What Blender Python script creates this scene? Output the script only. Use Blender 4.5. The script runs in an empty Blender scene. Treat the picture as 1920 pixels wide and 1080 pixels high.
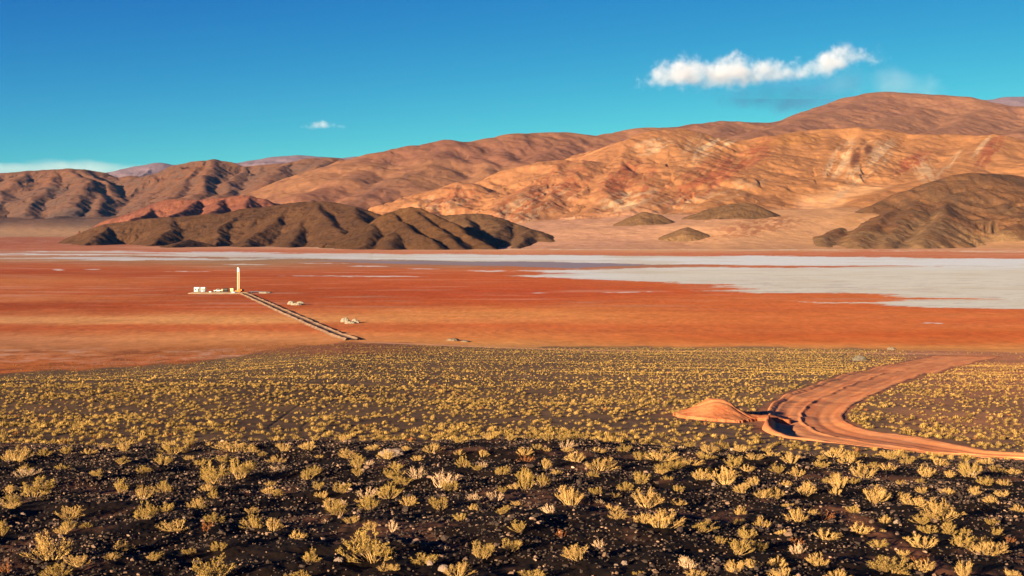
import bpy, math, random
import numpy as np
from mathutils import Vector

# ------------------------------------------------------------------ camera, sky, sun, exposure
S = bpy.context.scene
C = S.collection
F, CX, HY, CAMZ = 2400.0, 960.0, 440.0, 36.0      # focal length in photo pixels, horizon row, eye height over the flat
cd = bpy.data.cameras.new('camera'); cam = bpy.data.objects.new('camera', cd); C.objects.link(cam)
cam.location = (0, 0, CAMZ); cam.rotation_euler = (math.pi/2, 0, 0)
cd.sensor_width = 36; cd.lens = F*36/1920; cd.shift_y = -(540-HY)/1920
cd.clip_start = 0.1; cd.clip_end = 90000
S.camera = cam
SUN_EL, SUN_AZ = math.radians(11.5), math.atan2(-0.57, -0.82)   # to-sun azimuth measured from +Y towards +X
SUN_DIR = Vector((math.sin(SUN_AZ)*math.cos(SUN_EL), math.cos(SUN_AZ)*math.cos(SUN_EL), math.sin(SUN_EL)))
W = bpy.data.worlds.new('World'); S.world = W; W.use_nodes = True
wt = W.node_tree; wt.nodes.clear()
wo = wt.nodes.new('ShaderNodeOutputWorld'); wb = wt.nodes.new('ShaderNodeBackground')
sk = wt.nodes.new('ShaderNodeTexSky'); sk.sky_type = 'NISHITA'; sk.sun_disc = False
sk.sun_elevation = SUN_EL; sk.sun_rotation = SUN_AZ % (2*math.pi); sk.altitude = 3500; sk.air_density = 1.0; sk.dust_density = 0.3; sk.ozone_density = 1.5
mx = wt.nodes.new('ShaderNodeMix'); mx.data_type = 'RGBA'; mx.blend_type = 'MULTIPLY'; mx.inputs[0].default_value = 1
mx.inputs[7].default_value = (0.0126, 0.118, 0.845, 1)
sx_ = wt.nodes.new('ShaderNodeSeparateColor'); cx_ = wt.nodes.new('ShaderNodeCombineColor'); wt.links.new(sk.outputs[0], sx_.inputs[0])
for k_, e_ in enumerate((2.6, 1.74, 0.65)):      # the deep cyan of the photograph's film
    p_ = wt.nodes.new('ShaderNodeMath'); p_.operation = 'POWER'; p_.inputs[1].default_value = e_
    wt.links.new(sx_.outputs[k_], p_.inputs[0]); wt.links.new(p_.outputs[0], cx_.inputs[k_])
wt.links.new(cx_.outputs[0], mx.inputs[6]); wt.links.new(mx.outputs[2], wb.inputs[0]); wt.links.new(wb.outputs[0], wo.inputs[0])
wb.inputs[1].default_value = 0.05
sd = bpy.data.lights.new('sun', 'SUN'); sd.energy = 5.0; sd.angle = math.radians(0.5); sd.color = (1.0, 0.80, 0.50)
sun = bpy.data.objects.new('sun', sd); C.objects.link(sun)
sun.rotation_euler = SUN_DIR.to_track_quat('Z', 'Y').to_euler(); sun.location = (-50, -50, 120)
S.view_settings.view_transform = 'Standard'; S.view_settings.look = 'None'
S.view_settings.exposure = 2.1; S.view_settings.gamma = 1.0
S.render.engine = 'CYCLES'
S.cycles.max_bounces = 4; S.cycles.diffuse_bounces = 2; S.cycles.volume_bounces = 1; S.cycles.transparent_max_bounces = 8
S.cycles.use_denoising = True
S.cycles.use_adaptive_sampling = True; S.cycles.adaptive_threshold = 0.01
S.cycles.volume_step_rate = 1.0; S.cycles.volume_max_steps = 256

rng = np.random.default_rng(7)
random.seed(7)

# ------------------------------------------------------------------ maths helpers
def hsh(ix, iy, seed):
    n = (ix.astype(np.int64)*374761393 + iy.astype(np.int64)*668265263 + seed*1442695041) & 0xFFFFFFFF
    n = ((n ^ (n >> 13))*1274126177) & 0xFFFFFFFF
    n = ((n ^ (n >> 16))*2246822519) & 0xFFFFFFFF
    return ((n ^ (n >> 15)) & 0xFFFFFF)/float(0xFFFFFF)
def vn(x, y, seed=0):
    x = np.asarray(x, float); y = np.asarray(y, float)
    x, y = np.broadcast_arrays(x, y)
    ix = np.floor(x); iy = np.floor(y); fx = x-ix; fy = y-iy
    fx = fx*fx*fx*(fx*(fx*6-15)+10); fy = fy*fy*fy*(fy*(fy*6-15)+10)
    a = hsh(ix, iy, seed); b = hsh(ix+1, iy, seed); c = hsh(ix, iy+1, seed); d = hsh(ix+1, iy+1, seed)
    return ((a+(b-a)*fx)*(1-fy)+(c+(d-c)*fx)*fy)*2-1
def fbm(x, y, o=4, seed=0, g=0.5, rot=0.6):
    t = 0; a = 1; n = 0; cs, sn = math.cos(rot), math.sin(rot)
    for i in range(o):
        t = t+a*vn(x, y, seed+i*17); n += a; a *= g
        x, y = (x*cs-y*sn)*2.03+3.1, (x*sn+y*cs)*2.03+1.7
    return t/n*1.35
def ridged(x, y, o=4, seed=0):
    t = 0; a = 1; n = 0
    for i in range(o):
        t = t+a*(1-np.abs(vn(x, y, seed+i*31))); n += a; a *= 0.5
        x, y = (x*0.8-y*0.6)*2.1, (x*0.6+y*0.8)*2.1
    return t/n
def sst(a, b, x): t = np.clip((x-a)/(b-a), 0, 1); return t*t*(3-2*t)
def lin(c):
    c = np.asarray(c, float)/255.0
    return np.where(c <= 0.04045, c/12.92, ((c+0.055)/1.055)**2.4)
def mixc(a, b, t): return a+(b-a)*np.asarray(t)[..., None]
def smooth_table(xs, ys, x0, x1, n, w):
    g = np.linspace(x0, x1, n); v = np.interp(g, xs, ys); k = np.hanning(w+2)[1:-1]; k /= k.sum()
    return g, np.convolve(np.pad(v, w//2, mode='reflect', reflect_type='odd'), k, 'same')[w//2:-(w//2)]
def boxblur(a, w, ax):
    a = np.moveaxis(a, ax, 0); p = np.concatenate([a[:1]]*(w//2+1)+[a]+[a[-1:]]*(w//2)); c = np.cumsum(p, 0); return np.moveaxis((c[w:]-c[:-w])/w, 0, ax)
def in_poly(x, y, poly):
    inside = np.zeros(x.shape, bool); n = len(poly)
    for i in range(n):
        x1, y1 = poly[i]; x2, y2 = poly[(i+1) % n]
        if y1 == y2: continue
        c = ((y1 > y) != (y2 > y)) & (x < (x2-x1)*(y-y1)/(y2-y1)+x1)
        inside ^= c
    return inside

# ------------------------------------------------------------------ object helpers
def tag(o, label=None, cat=None, group=None, kind=None):
    if label: o['label'] = label
    if cat: o['category'] = cat
    if group: o['group'] = group
    if kind: o['kind'] = kind
    return o
def np_mesh(name, V, faces, mat=None, col=None, smooth=True):
    """V (n,3); faces (m,k) int array, k = 3 or 4"""
    me = bpy.data.meshes.new(name)
    m, k = faces.shape
    me.vertices.add(len(V)); me.vertices.foreach_set('co', np.ascontiguousarray(V, np.float32).ravel())
    me.loops.add(m*k); me.loops.foreach_set('vertex_index', np.ascontiguousarray(faces, np.int32).ravel())
    me.polygons.add(m); me.polygons.foreach_set('loop_start', np.arange(0, m*k, k, dtype=np.int32))
    me.polygons.foreach_set('use_smooth', np.full(m, smooth, bool))
    if col is not None:
        a = me.attributes.new('Col', 'FLOAT_COLOR', 'POINT')
        cc = np.ones((len(V), 4), np.float32); cc[:, :3] = col; a.data.foreach_set('color', cc.ravel())
    me.update(); me.validate()
    if mat: me.materials.append(mat)
    return me
def obj(name, me, parent=None, loc=None):
    o = bpy.data.objects.new(name, me); C.objects.link(o)
    if parent is not None: o.parent = parent
    if loc is not None: o.location = loc
    return o
def empty(name, loc, rz=0):
    o = bpy.data.objects.new(name, None); C.objects.link(o); o.location = loc; o.rotation_euler = (0, 0, rz); o.empty_display_size = 0.3
    return o
def grid_faces(nr, nc):
    i = np.arange(nr-1)[:, None]*nc+np.arange(nc-1)[None, :]
    return np.stack([i, i+1, i+nc+1, i+nc], -1).reshape(-1, 4)
def compact(V, Fc, *attrs):
    used = np.zeros(len(V), bool); used[Fc.ravel()] = True
    idx = np.cumsum(used)-1
    return (V[used], idx[Fc]) + tuple(a[used] for a in attrs)

# ------------------------------------------------------------------ materials
def mat_attr(name, rough=0.95, bump=0.0, bscale=1.0, speck=0.0, sscale=8.0, detail=6, spec=0.1, dist=0.1):
    """surface colour from the 'Col' attribute with fine noise in colour and relief"""
    m = bpy.data.materials.new(name); m.use_nodes = True; nt = m.node_tree; N = nt.nodes; L = nt.links
    p = N['Principled BSDF']; p.inputs['Roughness'].default_value = rough; p.inputs['Specular IOR Level'].default_value = spec
    a = N.new('ShaderNodeAttribute'); a.attribute_name = 'Col'
    tc = N.new('ShaderNodeTexCoord')
    src = a.outputs['Color']
    if speck > 0:
        n = N.new('ShaderNodeTexNoise'); n.inputs['Scale'].default_value = sscale; n.inputs['Detail'].default_value = detail; n.inputs['Roughness'].default_value = 0.65
        L.new(tc.outputs['Object'], n.inputs['Vector'])
        r = N.new('ShaderNodeMapRange'); r.inputs[1].default_value = 0.3; r.inputs[2].default_value = 0.7; r.inputs[3].default_value = 1-speck; r.inputs[4].default_value = 1+speck
        L.new(n.outputs[0], r.inputs[0])
        v = N.new('ShaderNodeVectorMath'); v.operation = 'SCALE'; L.new(src, v.inputs[0]); L.new(r.outputs[0], v.inputs['Scale']); src = v.outputs[0]
    L.new(src, p.inputs['Base Color'])
    if bump > 0:
        n2 = N.new('ShaderNodeTexNoise'); n2.inputs['Scale'].default_value = bscale; n2.inputs['Detail'].default_value = detail; n2.inputs['Roughness'].default_value = 0.6
        L.new(tc.outputs['Object'], n2.inputs['Vector'])
        b = N.new('ShaderNodeBump'); b.inputs['Strength'].default_value = bump; b.inputs['Distance'].default_value = dist
        L.new(n2.outputs[0], b.inputs['Height']); L.new(b.outputs[0], p.inputs['Normal'])
    return m
def mat_flat(name, col, rough=0.8, var=0.15, scale=6.0, spec=0.3, rand=0.0, metal=0.0, trans=0.0):
    m = bpy.data.materials.new(name); m.use_nodes = True; nt = m.node_tree; N = nt.nodes; L = nt.links
    p = N['Principled BSDF']; p.inputs['Roughness'].default_value = rough; p.inputs['Specular IOR Level'].default_value = spec; p.inputs['Metallic'].default_value = metal
    tc = N.new('ShaderNodeTexCoord'); n = N.new('ShaderNodeTexNoise'); n.inputs['Scale'].default_value = scale; n.inputs['Detail'].default_value = 5
    L.new(tc.outputs['Object'], n.inputs['Vector'])
    r = N.new('ShaderNodeMapRange'); r.inputs[1].default_value = 0.3; r.inputs[2].default_value = 0.7; r.inputs[3].default_value = 1-var; r.inputs[4].default_value = 1+var
    L.new(n.outputs[0], r.inputs[0])
    f = r.outputs[0]
    if rand:
        oi = N.new('ShaderNodeObjectInfo'); r2 = N.new('ShaderNodeMapRange'); r2.inputs[3].default_value = 1-rand; r2.inputs[4].default_value = 1+rand
        L.new(oi.outputs['Random'], r2.inputs[0]); mu = N.new('ShaderNodeMath'); mu.operation = 'MULTIPLY'; L.new(f, mu.inputs[0]); L.new(r2.outputs[0], mu.inputs[1]); f = mu.outputs[0]
    v = N.new('ShaderNodeVectorMath'); v.operation = 'SCALE'; v.inputs[0].default_value = col; L.new(f, v.inputs['Scale']); L.new(v.outputs[0], p.inputs['Base Color'])
    return m

# ------------------------------------------------------------------ terrain height
_dn = [0, 3, 6, 10, 14, 24, 35, 38, 44, 50, 62, 80, 95, 130, 170, 200, 300, 380, 430, 460, 600]
_hn = [1.7, 2.1, 2.6, 3.15, 3.73, 4.80, 5.83, 6.18, 7.2, 8.5, 10.3, 11.9, 13.2, 15.4, 18.6, 21.0, 28.3, 33.3, 35.6, 36.0, 36.0]
_gD, _gH = smooth_table(_dn, _hn, 0, 600, 6001, 41)
_gH[:200] = np.interp(_gD[:200], _dn, _hn)
def edge_D(px): return np.interp(px, [-700, 0, 240, 430, 640, 960, 1440, 1920, 2600], [320, 338, 355, 385, 428, 418, 402, 398, 390])
def near_z(X, Y):
    """height of the hillside and the gravel fan; 0 = the salt flat"""
    px = CX+F*X/np.maximum(Y, 0.3)
    ed = edge_D(px)
    k = sst(110, 300, Y)
    Yw = Y*(1+(430/ed-1)*k)
    h = np.interp(Yw, _gD, _gH)
    g = sst(1000, 1900, px)
    h = h+g*(0.55*sst(14, 38, Y)+0.45*sst(38, 62, Y))*(1-sst(75, 125, Y))
    amp = np.clip(36-h, 0, 1)
    h = h-amp*(0.10*fbm(X/6, Y/6, 3, 5)*sst(0, 20, Y)+0.35*fbm(X/38, Y/30, 3, 9)*sst(60, 110, Y)+0.075*fbm(X/1.7, Y/2.2, 3, 12)*(1-0.6*sst(40, 60, Y)))
    h = np.minimum(h, 36.0)
    return CAMZ-h
def far_rise(X, Y):
    px = CX+F*X/np.maximum(Y, 1)
    return 62*sst(3600, 9500, Y)*(1-sst(350, 900, px))+ 20*sst(9000, 20000, Y)
def base_z(X, Y):
    n = near_z(X, Y)
    return n+far_rise(X, Y)
def proj(X, Y, Z): return CX+F*X/Y, HY+F*(CAMZ-Z)/Y
_sD = np.concatenate([np.arange(6, 38, 0.05), np.arange(38, 900, 0.1)])
def img2world(px, py, far=None):
    """first ground point seen at a photo pixel"""
    X = (px-CX)/F*_sD; Z = base_z(X, _sD); y = HY+F*(CAMZ-Z)/_sD
    if far: ok = np.where((y <= py) & (_sD > far))[0]
    else: ok = np.where(y <= py)[0]
    i = ok[0] if len(ok) else len(_sD)-1
    return float(X[i]), float(_sD[i]), float(Z[i])

# main dirt road, as a path with half widths
RC = [(1815,668,56),(1765,678,56),(1700,694,66),(1640,710,70),(1585,729,72),(1542,746,78),(1520,760,74),(1509,776,70),(1512,790,70),(1530,805,98),(1575,817,150),(1640,827,165),(1710,836,130),(1800,847,70),(1930,857,32),(2080,866,28)]
road_pts = []
for a, b, hw in RC:
    x, d, z = img2world(a, b, 45); road_pts.append((x, d, hw*d/F))
road_pts = np.array(road_pts)
def densify(P, step):
    seg = np.hypot(np.diff(P[:, 0]), np.diff(P[:, 1])); s = np.concatenate([[0], np.cumsum(seg)])
    n = max(int(s[-1]/step), 8); t = np.linspace(0, s[-1], n)
    Q = np.stack([np.interp(t, s, P[:, k]) for k in range(P.shape[1])], 1)
    w = max(3, n//75*2+1); k = np.hanning(w+2)[1:-1]; k /= k.sum()
    return np.stack([np.convolve(np.pad(Q[:, j], w//2, mode='reflect', reflect_type='odd'), k, 'same')[w//2:w//2+n] for j in range(Q.shape[1])], 1)
RP = densify(road_pts, 0.35)
RP[:, 2] = np.clip(RP[:, 2], 2.0, 14)
def path_dist(X, Y, P):
    """distance to the path and index of nearest sample (coarse, chunked)"""
    x = X.ravel(); y = Y.ravel(); D = np.full(x.shape, 1e9); I = np.zeros(x.shape, int)
    for j in range(0, len(P), 2):
        d = (x-P[j, 0])**2+(y-P[j, 1])**2; m = d < D; D[m] = d[m]; I[m] = j
    return np.sqrt(D).reshape(X.shape), I.reshape(X.shape)

# ------------------------------------------------------------------ ground colours
# colours seen on the level flat in full sun are divided by KF, the light level on it
KF = np.array([1.34, 1.09, 0.82])
def alb(c, k=KF): return np.clip(lin(c)/k, 0.002, 0.9)
BX = [0, 480, 960, 1440, 1920]
BAND = [ # row: five colours left to right
 (436, [(150,95,75),(150,95,75),(170,110,80),(180,115,80),(185,120,85)]),
 (446, [(158,84,64),(165,84,62),(175,95,70),(185,105,75),(190,110,80)]),
 (456, [(160,82,62),(172,88,64),(190,105,75),(195,110,78),(195,115,82)]),
 (463, [(165,84,62),(195,125,100),(205,130,100),(200,120,90),(200,125,90)]),
 (468, [(168,88,68),(185,95,70),(205,130,98),(205,135,100),(205,130,98)]),
 (475, [(175,110,90),(180,95,70),(195,105,75),(192,98,68),(195,110,80)]),
 (484, [(170,115,95),(140,100,85),(150,120,110),(185,100,68),(190,100,70)]),
 (492, [(168,84,56),(160,105,80),(135,110,105),(180,95,65),(190,100,70)]),
 (500, [(172,78,46),(172,88,58),(160,95,70),(188,92,58),(190,100,65)]),
 (506, [(165,68,36),(178,82,48),(190,92,55),(192,96,58),(195,100,65)]),
 (514, [(160,66,36),(165,68,36),(182,78,40),(195,95,52),(200,105,62)]),
 (524, [(186,98,60),(178,78,42),(188,80,42),(196,92,50),(200,100,60)]),
 (536, [(178,86,52),(172,72,36),(184,74,36),(194,86,44),(200,98,55)]),
 (548, [(174,80,46),(166,66,32),(180,68,34),(192,82,42),(204,102,58)]),
 (560, [(188,100,62),(170,70,34),(184,74,36),(196,92,48),(206,102,56)]),
 (570, [(156,62,32),(172,72,36),(190,84,42),(198,92,48),(198,88,44)]),
 (578, [(158,64,34),(180,80,44),(206,110,62),(198,90,46),(194,84,42)]),
 (586, [(178,88,54),(196,104,64),(208,118,68),(198,94,48),(204,98,54)]),
 (596, [(200,124,84),(206,124,78),(208,116,68),(202,98,52),(206,102,56)]),
 (603, [(196,118,80),(208,128,82),(204,108,62),(204,100,54),(200,92,50)]),
 (610, [(178,84,50),(194,96,56),(194,88,46),(198,92,48),(206,102,58)]),
 (618, [(174,78,46),(190,88,52),(198,96,54),(200,96,52),(198,92,46)]),
 (626, [(182,96,62),(200,112,70),(204,108,62),(196,86,42),(196,86,42)]),
 (634, [(186,108,76),(204,122,80),(206,110,62),(198,92,46),(198,90,46)]),
 (642, [(182,106,76),(190,110,70),(206,118,68),(204,102,54),(202,96,50)]),
 (652, [(176,102,70),(178,96,56),(206,128,78),(208,122,70),(210,122,70)]),
 (668, [(176,96,62),(170,86,48),(170,110,70),(180,110,66),(212,128,76)]),
 (684, [(176,86,46),(168,80,42),(150,100,70),(150,100,70),(205,124,76)]),
 (704, [(182,88,40),(150,90,60),(150,100,70),(150,100,70),(175,115,75)]),
]
BY = np.array([b[0] for b in BAND], float); BC = np.array([[alb(c) for c in b[1]] for b in BAND])*np.array([1.06, 1.16, 0.80])
def band_col(px, py):
    out = np.zeros(px.shape+(3,)); fx = np.clip((px-BX[0])/480.0, 0, 3.999); ix = fx.astype(int); tx = fx-ix
    tx = tx*tx*(3-2*tx)
    iy = np.clip(np.searchsorted(BY, py)-1, 0, len(BY)-2); ty = np.clip((py-BY[iy])/(BY[iy+1]-BY[iy]), 0, 1)
    for k in range(3):
        a = BC[iy, ix, k]*(1-tx)+BC[iy, ix+1, k]*tx; b = BC[iy+1, ix, k]*(1-tx)+BC[iy+1, ix+1, k]*tx
        out[..., k] = a*(1-ty)+b*ty
    return out
SALT = [
 [(-900,470),(0,472),(240,471),(480,473),(960,478),(1440,480),(1920,486),(2700,494),(2700,508),(1920,501),(1700,498.6),(1440,497),(1200,495),(960,490),(700,487),(480,482.5),(240,479),(0,479),(-900,478)],
 [(968,516.5),(1060,512),(975,508),(1100,505),(1200,502.5),(1320,500.5),(1440,502),(1560,500.5),(1700,499.5),(1920,500),(2700,505),(2700,600),(1920,579),(1800,577),(1680,574),(1640,570),(1490,565),(1620,567),(1700,562),(1890,561),(1700,558),(1660,552),(1560,549),(1430,549),(1330,545),(1420,542),(1350,538.5),(1400,533),(1270,532),(1245,530.5),(1262,528),(1100,524)],
 [(-900,482),(0,483),(200,482),(420,484),(600,485),(420,487.5),(200,488),(0,487),(-900,488)],
]
SLIV = [(690,499,50,1.2),(785,504,40,0.9),(915,508,42,1.8),(720,518.5,90,1.0),(640,517.5,120,0.8),(100,506,17,1.6),(176,505,14,0.7),(1002,549,24,0.8),(1160,548,26,0.9),(1210,547,8,0.6),(1750,606,16,1.5),(600,494,60,0.8),(450,496,50,1.0),(340,509,40,0.9)]
FANE = ([-700, 0, 120, 240, 330, 400, 470, 540, 640, 700, 800, 960, 1200, 1440, 1600, 1700, 1920, 2600],
        [706, 700, 695, 687, 681, 675, 664, 652, 643, 643, 646, 651, 650, 651, 653, 656, 660, 664])   # upper edge of the dark gravel
def build_ground():
    cols = np.concatenate([np.arange(-1500, -80, 24), np.arange(-80, 2000, 1.7), np.arange(2000, 3420, 24)])
    ys = np.arange(441.2, 520, 0.5); ys2 = np.arange(520, 646, 0.62)
    Df = CAMZ*F/(np.concatenate([ys, ys2])-HY)
    D = np.concatenate([[0.4], np.geomspace(1.5, 9, 24), np.geomspace(9.1, 44, 330), np.linspace(44.2, 62, 50), np.geomspace(62.3, 420, 420), Df[Df > 421][::-1], np.geomspace(Df.max()*1.05, 80000, 30)])
    D = np.unique(D)
    PX, DD = np.meshgrid(cols, D)
    X = (PX-CX)/F*DD; Y = DD.copy()
    Z = base_z(X, Y)
    # near roughness of the stony slope
    nearm = (1-sst(30, 60, Y))*sst(2, 6, Y)
    Z = Z+nearm*(0.045*fbm(X/0.9, Y/1.5, 2, 40)+0.028*fbm(X/0.35, Y/0.35, 3, 41)+0.010*fbm(X/0.09, Y/0.09, 2, 43))
    PY = HY+F*(CAMZ-Z)/Y
    # flats relief: crust texture
    fl = sst(430, 470, Y)*(1-sst(2500, 4000, Y))
    Z = Z+fl*0.05*fbm(X/2.2, Y/4.5, 2, 51)
    # ---- colour
    jx = 26*fbm(PX/70, PY/2.6, 3, 61); jy = 1.3*fbm(PX/110, PY/5, 3, 63)
    pxj, pyj = PX+jx*2.0, PY+jy*2.2+3.0*fbm(PX/420, PY/22, 2, 65)
    col = band_col(pxj, pyj)
    st = fbm(X/70, Y/34, 5, 71, 0.6); st2 = fbm(X/9, Y/12, 4, 73, 0.65)
    thin = fbm(PX/230, PY/1.9, 3, 75)
    farf = np.clip((Y-420)/300, 0, 1)
    gr = fbm(X/2.2, Y/4.2, 3, 79, 0.7)*(1-sst(700, 1500, Y))
    col = col*np.clip(1.03+0.08*st+0.13*st2+0.09*thin*farf+0.18*gr, 0.5, 1.6)[..., None]
    # pale salty streaks on the red flat
    col = mixc(col, alb((205,150,115)), 0.35*np.clip(thin*st*3, 0, 1)*farf*(1-sst(560, 640, PY)))
    # salt
    al = np.zeros(PX.shape); sx, sy = PX+jx*1.0, PY+jy*0.85
    bars = fbm(PX/140, PY/1.5, 3, 81)+0.9*sst(430, 0, PX)-0.75
    for q in range(4):
        ax_, ay_ = sx+34*fbm(PX/24, PY/0.8, 2, 620+q), sy+1.1*fbm(PX/20, PY/0.9, 2, 640+q)
        t_ = np.zeros(PX.shape, bool)
        for P in SALT: t_ |= in_poly(ax_, ay_, P)
        al += 0.25*(t_ & ~((PX < 620) & (bars+0.2*fbm(PX/30, PY, 2, 650+q) > 0)))
    al = al*np.where(PX < 700, 0.85, 1)
    sliv = np.zeros(PX.shape)
    for a, b, w, h in SLIV:
        sliv = np.maximum(sliv, np.clip(1.15-((sx-a)/w)**2-((PY+0.5*fbm(PX/20, PY*0, 2, 9)-b)/h)**2, 0, 1)*np.clip(0.75+fbm(PX/18, PY, 2, 660), 0, 1))
    col = mixc(col, alb((215,190,168)), np.clip(sliv*1.3, 0, 1)*0.85)
    salt = al > 0.5
    salt &= (Y > 425)
    sc = mixc(np.broadcast_to(alb((218,204,184)), PX.shape+(3,)), alb((214,194,162)), sst(497, 510, PY)*sst(1000, 1300, PX))
    tone = fbm(PX/260, PY/4.0, 4, 83, 0.6)
    sc = mixc(sc, alb((200,184,168)), np.clip(0.5+tone, 0, 1)*sst(1400, 500, PX+8*(495-PY)))
    sc = mixc(sc, alb((204,178,144)), np.clip(fbm(PX/150, PY/3.0, 4, 85, 0.6)*1.3, 0, 0.8))
    sc = mixc(sc, alb((184,158,134)), np.clip(fbm(PX/60, PY/1.6, 4, 87, 0.7)*1.6-0.35, 0, 0.75)*sst(515, 530, PY))
    sc = sc*(1+0.07*fbm(X/12, Y/9, 4, 89, 0.7))[..., None]
    # far shore: crusty white rim at the foot of the hills
    rim = np.exp(-((PY-np.interp(PX, [0,140,300,480,620,960,1200,1480,1920], [452,457,457,459,465,467.5,467,468.5,472]))/1.5)**2)*np.clip(0.25+fbm(PX/26, PY/0.9, 4, 91, 0.7)*1.6, 0, 1)*sst(120, 260, PX)
    col = mixc(col, alb((226,190,150)), rim*0.85)
    flat_patch = np.exp(-((PX-1480)/190)**4-((PY-465.2)/1.6)**2)*np.clip(0.4+fbm(PX/30, PY/0.8, 3, 93)*1.5, 0, 1)
    col = mixc(col, alb((235,222,205)), flat_patch)
    wash = in_poly(PX+5*fbm(PX/9, PY/1.5, 2, 95), PY, [(480,463),(520,457.5),(600,451),(612,453),(608,459),(590,462)])
    col = mixc(col, alb((222,184,145)), wash*0.8)
    # grey-violet wet zone behind the salt strip
    wet = in_poly(sx, sy, [(650,488),(960,491),(1220,495.5),(1090,503),(960,500),(760,495),(560,490)])
    col = mixc(col, alb((140,118,116)), wet*np.clip(0.65+tone, 0, 1))
    # rough reddish shore zone before the gravel (left)
    rz = sst(648, 662, PY)*(1-sst(500, 760, PX))
    rr = fbm(X/7, Y/7, 4, 97, 0.65)
    col = mixc(col, alb((200,150,118)), rz*np.clip(rr*1.3-0.1, 0, 0.6)*sst(700, 660, PY))
    col = mixc(col, alb((120,60,36)), rz*np.clip(-rr*1.5-0.1, 0, 0.7))
    # dark gravel fan and foreground slope
    fe = np.interp(PX, FANE[0], FANE[1])+2.2*fbm(PX/50, PX*0+3, 3, 99)+1.5*fbm(X/5, Y/7, 3, 101)
    gm = sst(-2.5, 2.5, PY-fe); gm = np.where(Y < 62, 1, gm)
    k2 = sst(0, 1, (PY-640)/120)
    gc = mixc(alb((118,86,62), KF*0.66), alb((108,77,55), KF*0.62), k2)
    gc = gc*(np.array([0.60, 0.57, 0.46])*(0.92+0.55*sst(500, 1500, PX))[..., None])
    gc = gc*(1+0.14*fbm(X/16, Y/10, 4, 103)+0.12*fbm(X/1.6, Y/2.6, 3, 105, 0.7))[..., None]
    brown = np.exp(-((PX-560)/230)**2)*sst(672, 652, PY+8*fbm(X/12, Y/9, 3, 107))
    gc = mixc(gc, alb((122,70,44), KF*0.75), np.clip(brown*1.2, 0, 1))
    # soil becomes orange around the road at the right
    oc = sst(1560, 1800, PX)*sst(760, 660, PY-0.10*(PX-1700)); oc = np.maximum(oc, 0.35*sst(1600, 1750, PX)*(1-sst(800, 850, PY)))
    gc = mixc(gc, alb((176,104,64), KF*0.75), np.clip(oc*(0.85+0.5*fbm(X/8, Y/8, 3, 109)), 0, 1))
    near = (1-sst(40, 60, Y))
    ngc = lin((60,44,36))*0.25*(1+0.25*fbm(X/0.7, Y/0.7, 4, 111, 0.7))[..., None]  # dark gravel, blackened further in colour for the shade of grazing sun
    gc = mixc(gc, ngc, near)
    dirt = sst(0.30, 0.6, fbm(X/1.5-2, Y/2.2, 4, 113))*near
    gc = mixc(gc, lin((118,80,60))*0.6, dirt*0.7)
    strip = np.exp(-((PX-(1560+(PY-950)*1.75)+10*fbm(PY/9, PX*0, 2, 3))/26)**4)*near*sst(940, 955, PY)
    gc = mixc(gc, lin((140,92,66))*0.55, strip*0.85)
    col = mixc(col, gc, gm)
    # thin track along the upper edge of the fan
    ty = np.interp(PX, [640, 700, 960, 1100, 1440, 1640, 1780], [640, 642, 652.5, 657, 659.5, 662, 664])
    tr = np.exp(-((PY-ty)/1.15)**4)*sst(660, 700, PX)*(1-sst(1760, 1840, PX))
    col = mixc(col, alb((214,140,92), KF*0.95), tr*0.9)
    # two wheel ruts crossing the fan
    for ax, off in ((0, 0), (1, 1)):
        rx = np.interp(PY, [655, 700, 725, 760, 800], [690, 655, 618, 560, 505])+np.interp(PY, [655, 800], [24, 62])*off
        ru = np.exp(-((PX-rx)/np.interp(PY, [655, 800], [1.6, 3.4]))**2)*sst(657, 666, PY)*(1-sst(790, 815, PY))*(Y > 62)
        col = col*(1-0.22*ru*np.clip(0.7+fbm(X/4, Y/6, 2, 115), 0, 1))[..., None]
        Z = Z-0.035*ru
    # road bed and roadside spill
    rm = (PX > 1150) & (Y > 42) & (Y < 420)
    dist = np.full(PX.shape, 1e3); idx = np.zeros(PX.shape, int)
    dd, ii = path_dist(X[rm], Y[rm], RP); dist[rm] = dd; idx[rm] = ii
    hw = RP[idx, 2]
    u = dist/hw
    Z = Z-0.30*(1-sst(0.78, 0.96, u))
    spill = (1-sst(0.95, 1.30, u+0.15*fbm(X/1.5, Y/2, 3, 117)))*(rm)
    col = mixc(col, alb((168,96,58), KF*1.05), spill*0.85)
    # mound apron
    mxx, myy, mzz = img2world(1350, 780, 60)
    ap = np.exp(-(((X-mxx-0.8)/4.6)**2+((Y-myy)/5.5)**2)**1.5)*(0.8+0.5*fbm(X/1.1, Y/1.5, 3, 119))
    col = mixc(col, alb((184,104,62), KF*0.8), np.clip(ap*1.2, 0, 0.95))
    col = mixc(col, sc, al*(Y > 425))
    V = np.stack([X, Y, Z], -1).reshape(-1, 3); Fc = grid_faces(*PX.shape)
    cf = col.reshape(-1, 3); sf = salt.reshape(-1)[Fc].sum(1) >= 2
    m1 = mat_attr('ground_soil', 0.95, 0.5, 9.0, 0.28, 7.0, 7, 0.05, 0.03)
    m2 = mat_attr('salt_crust', 0.85, 0.3, 2.0, 0.08, 1.5, 6, 0.15, 0.05)
    V1, F1, c1 = compact(V, Fc[~sf], cf); g = obj('ground', np_mesh('ground', V1, F1, m1, c1)); tag(g, 'red desert flat and dark gravel slope running to the hills', 'ground', kind='structure')
    V2, F2, c2 = compact(V, Fc[sf], cf); s = obj('salt_flat', np_mesh('salt_flat', V2, F2, m2, c2)); tag(s, 'white salt crust stretching across the red flat', 'salt flat', kind='structure')
    print('ground verts', len(V1), len(V2))
build_ground()

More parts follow.
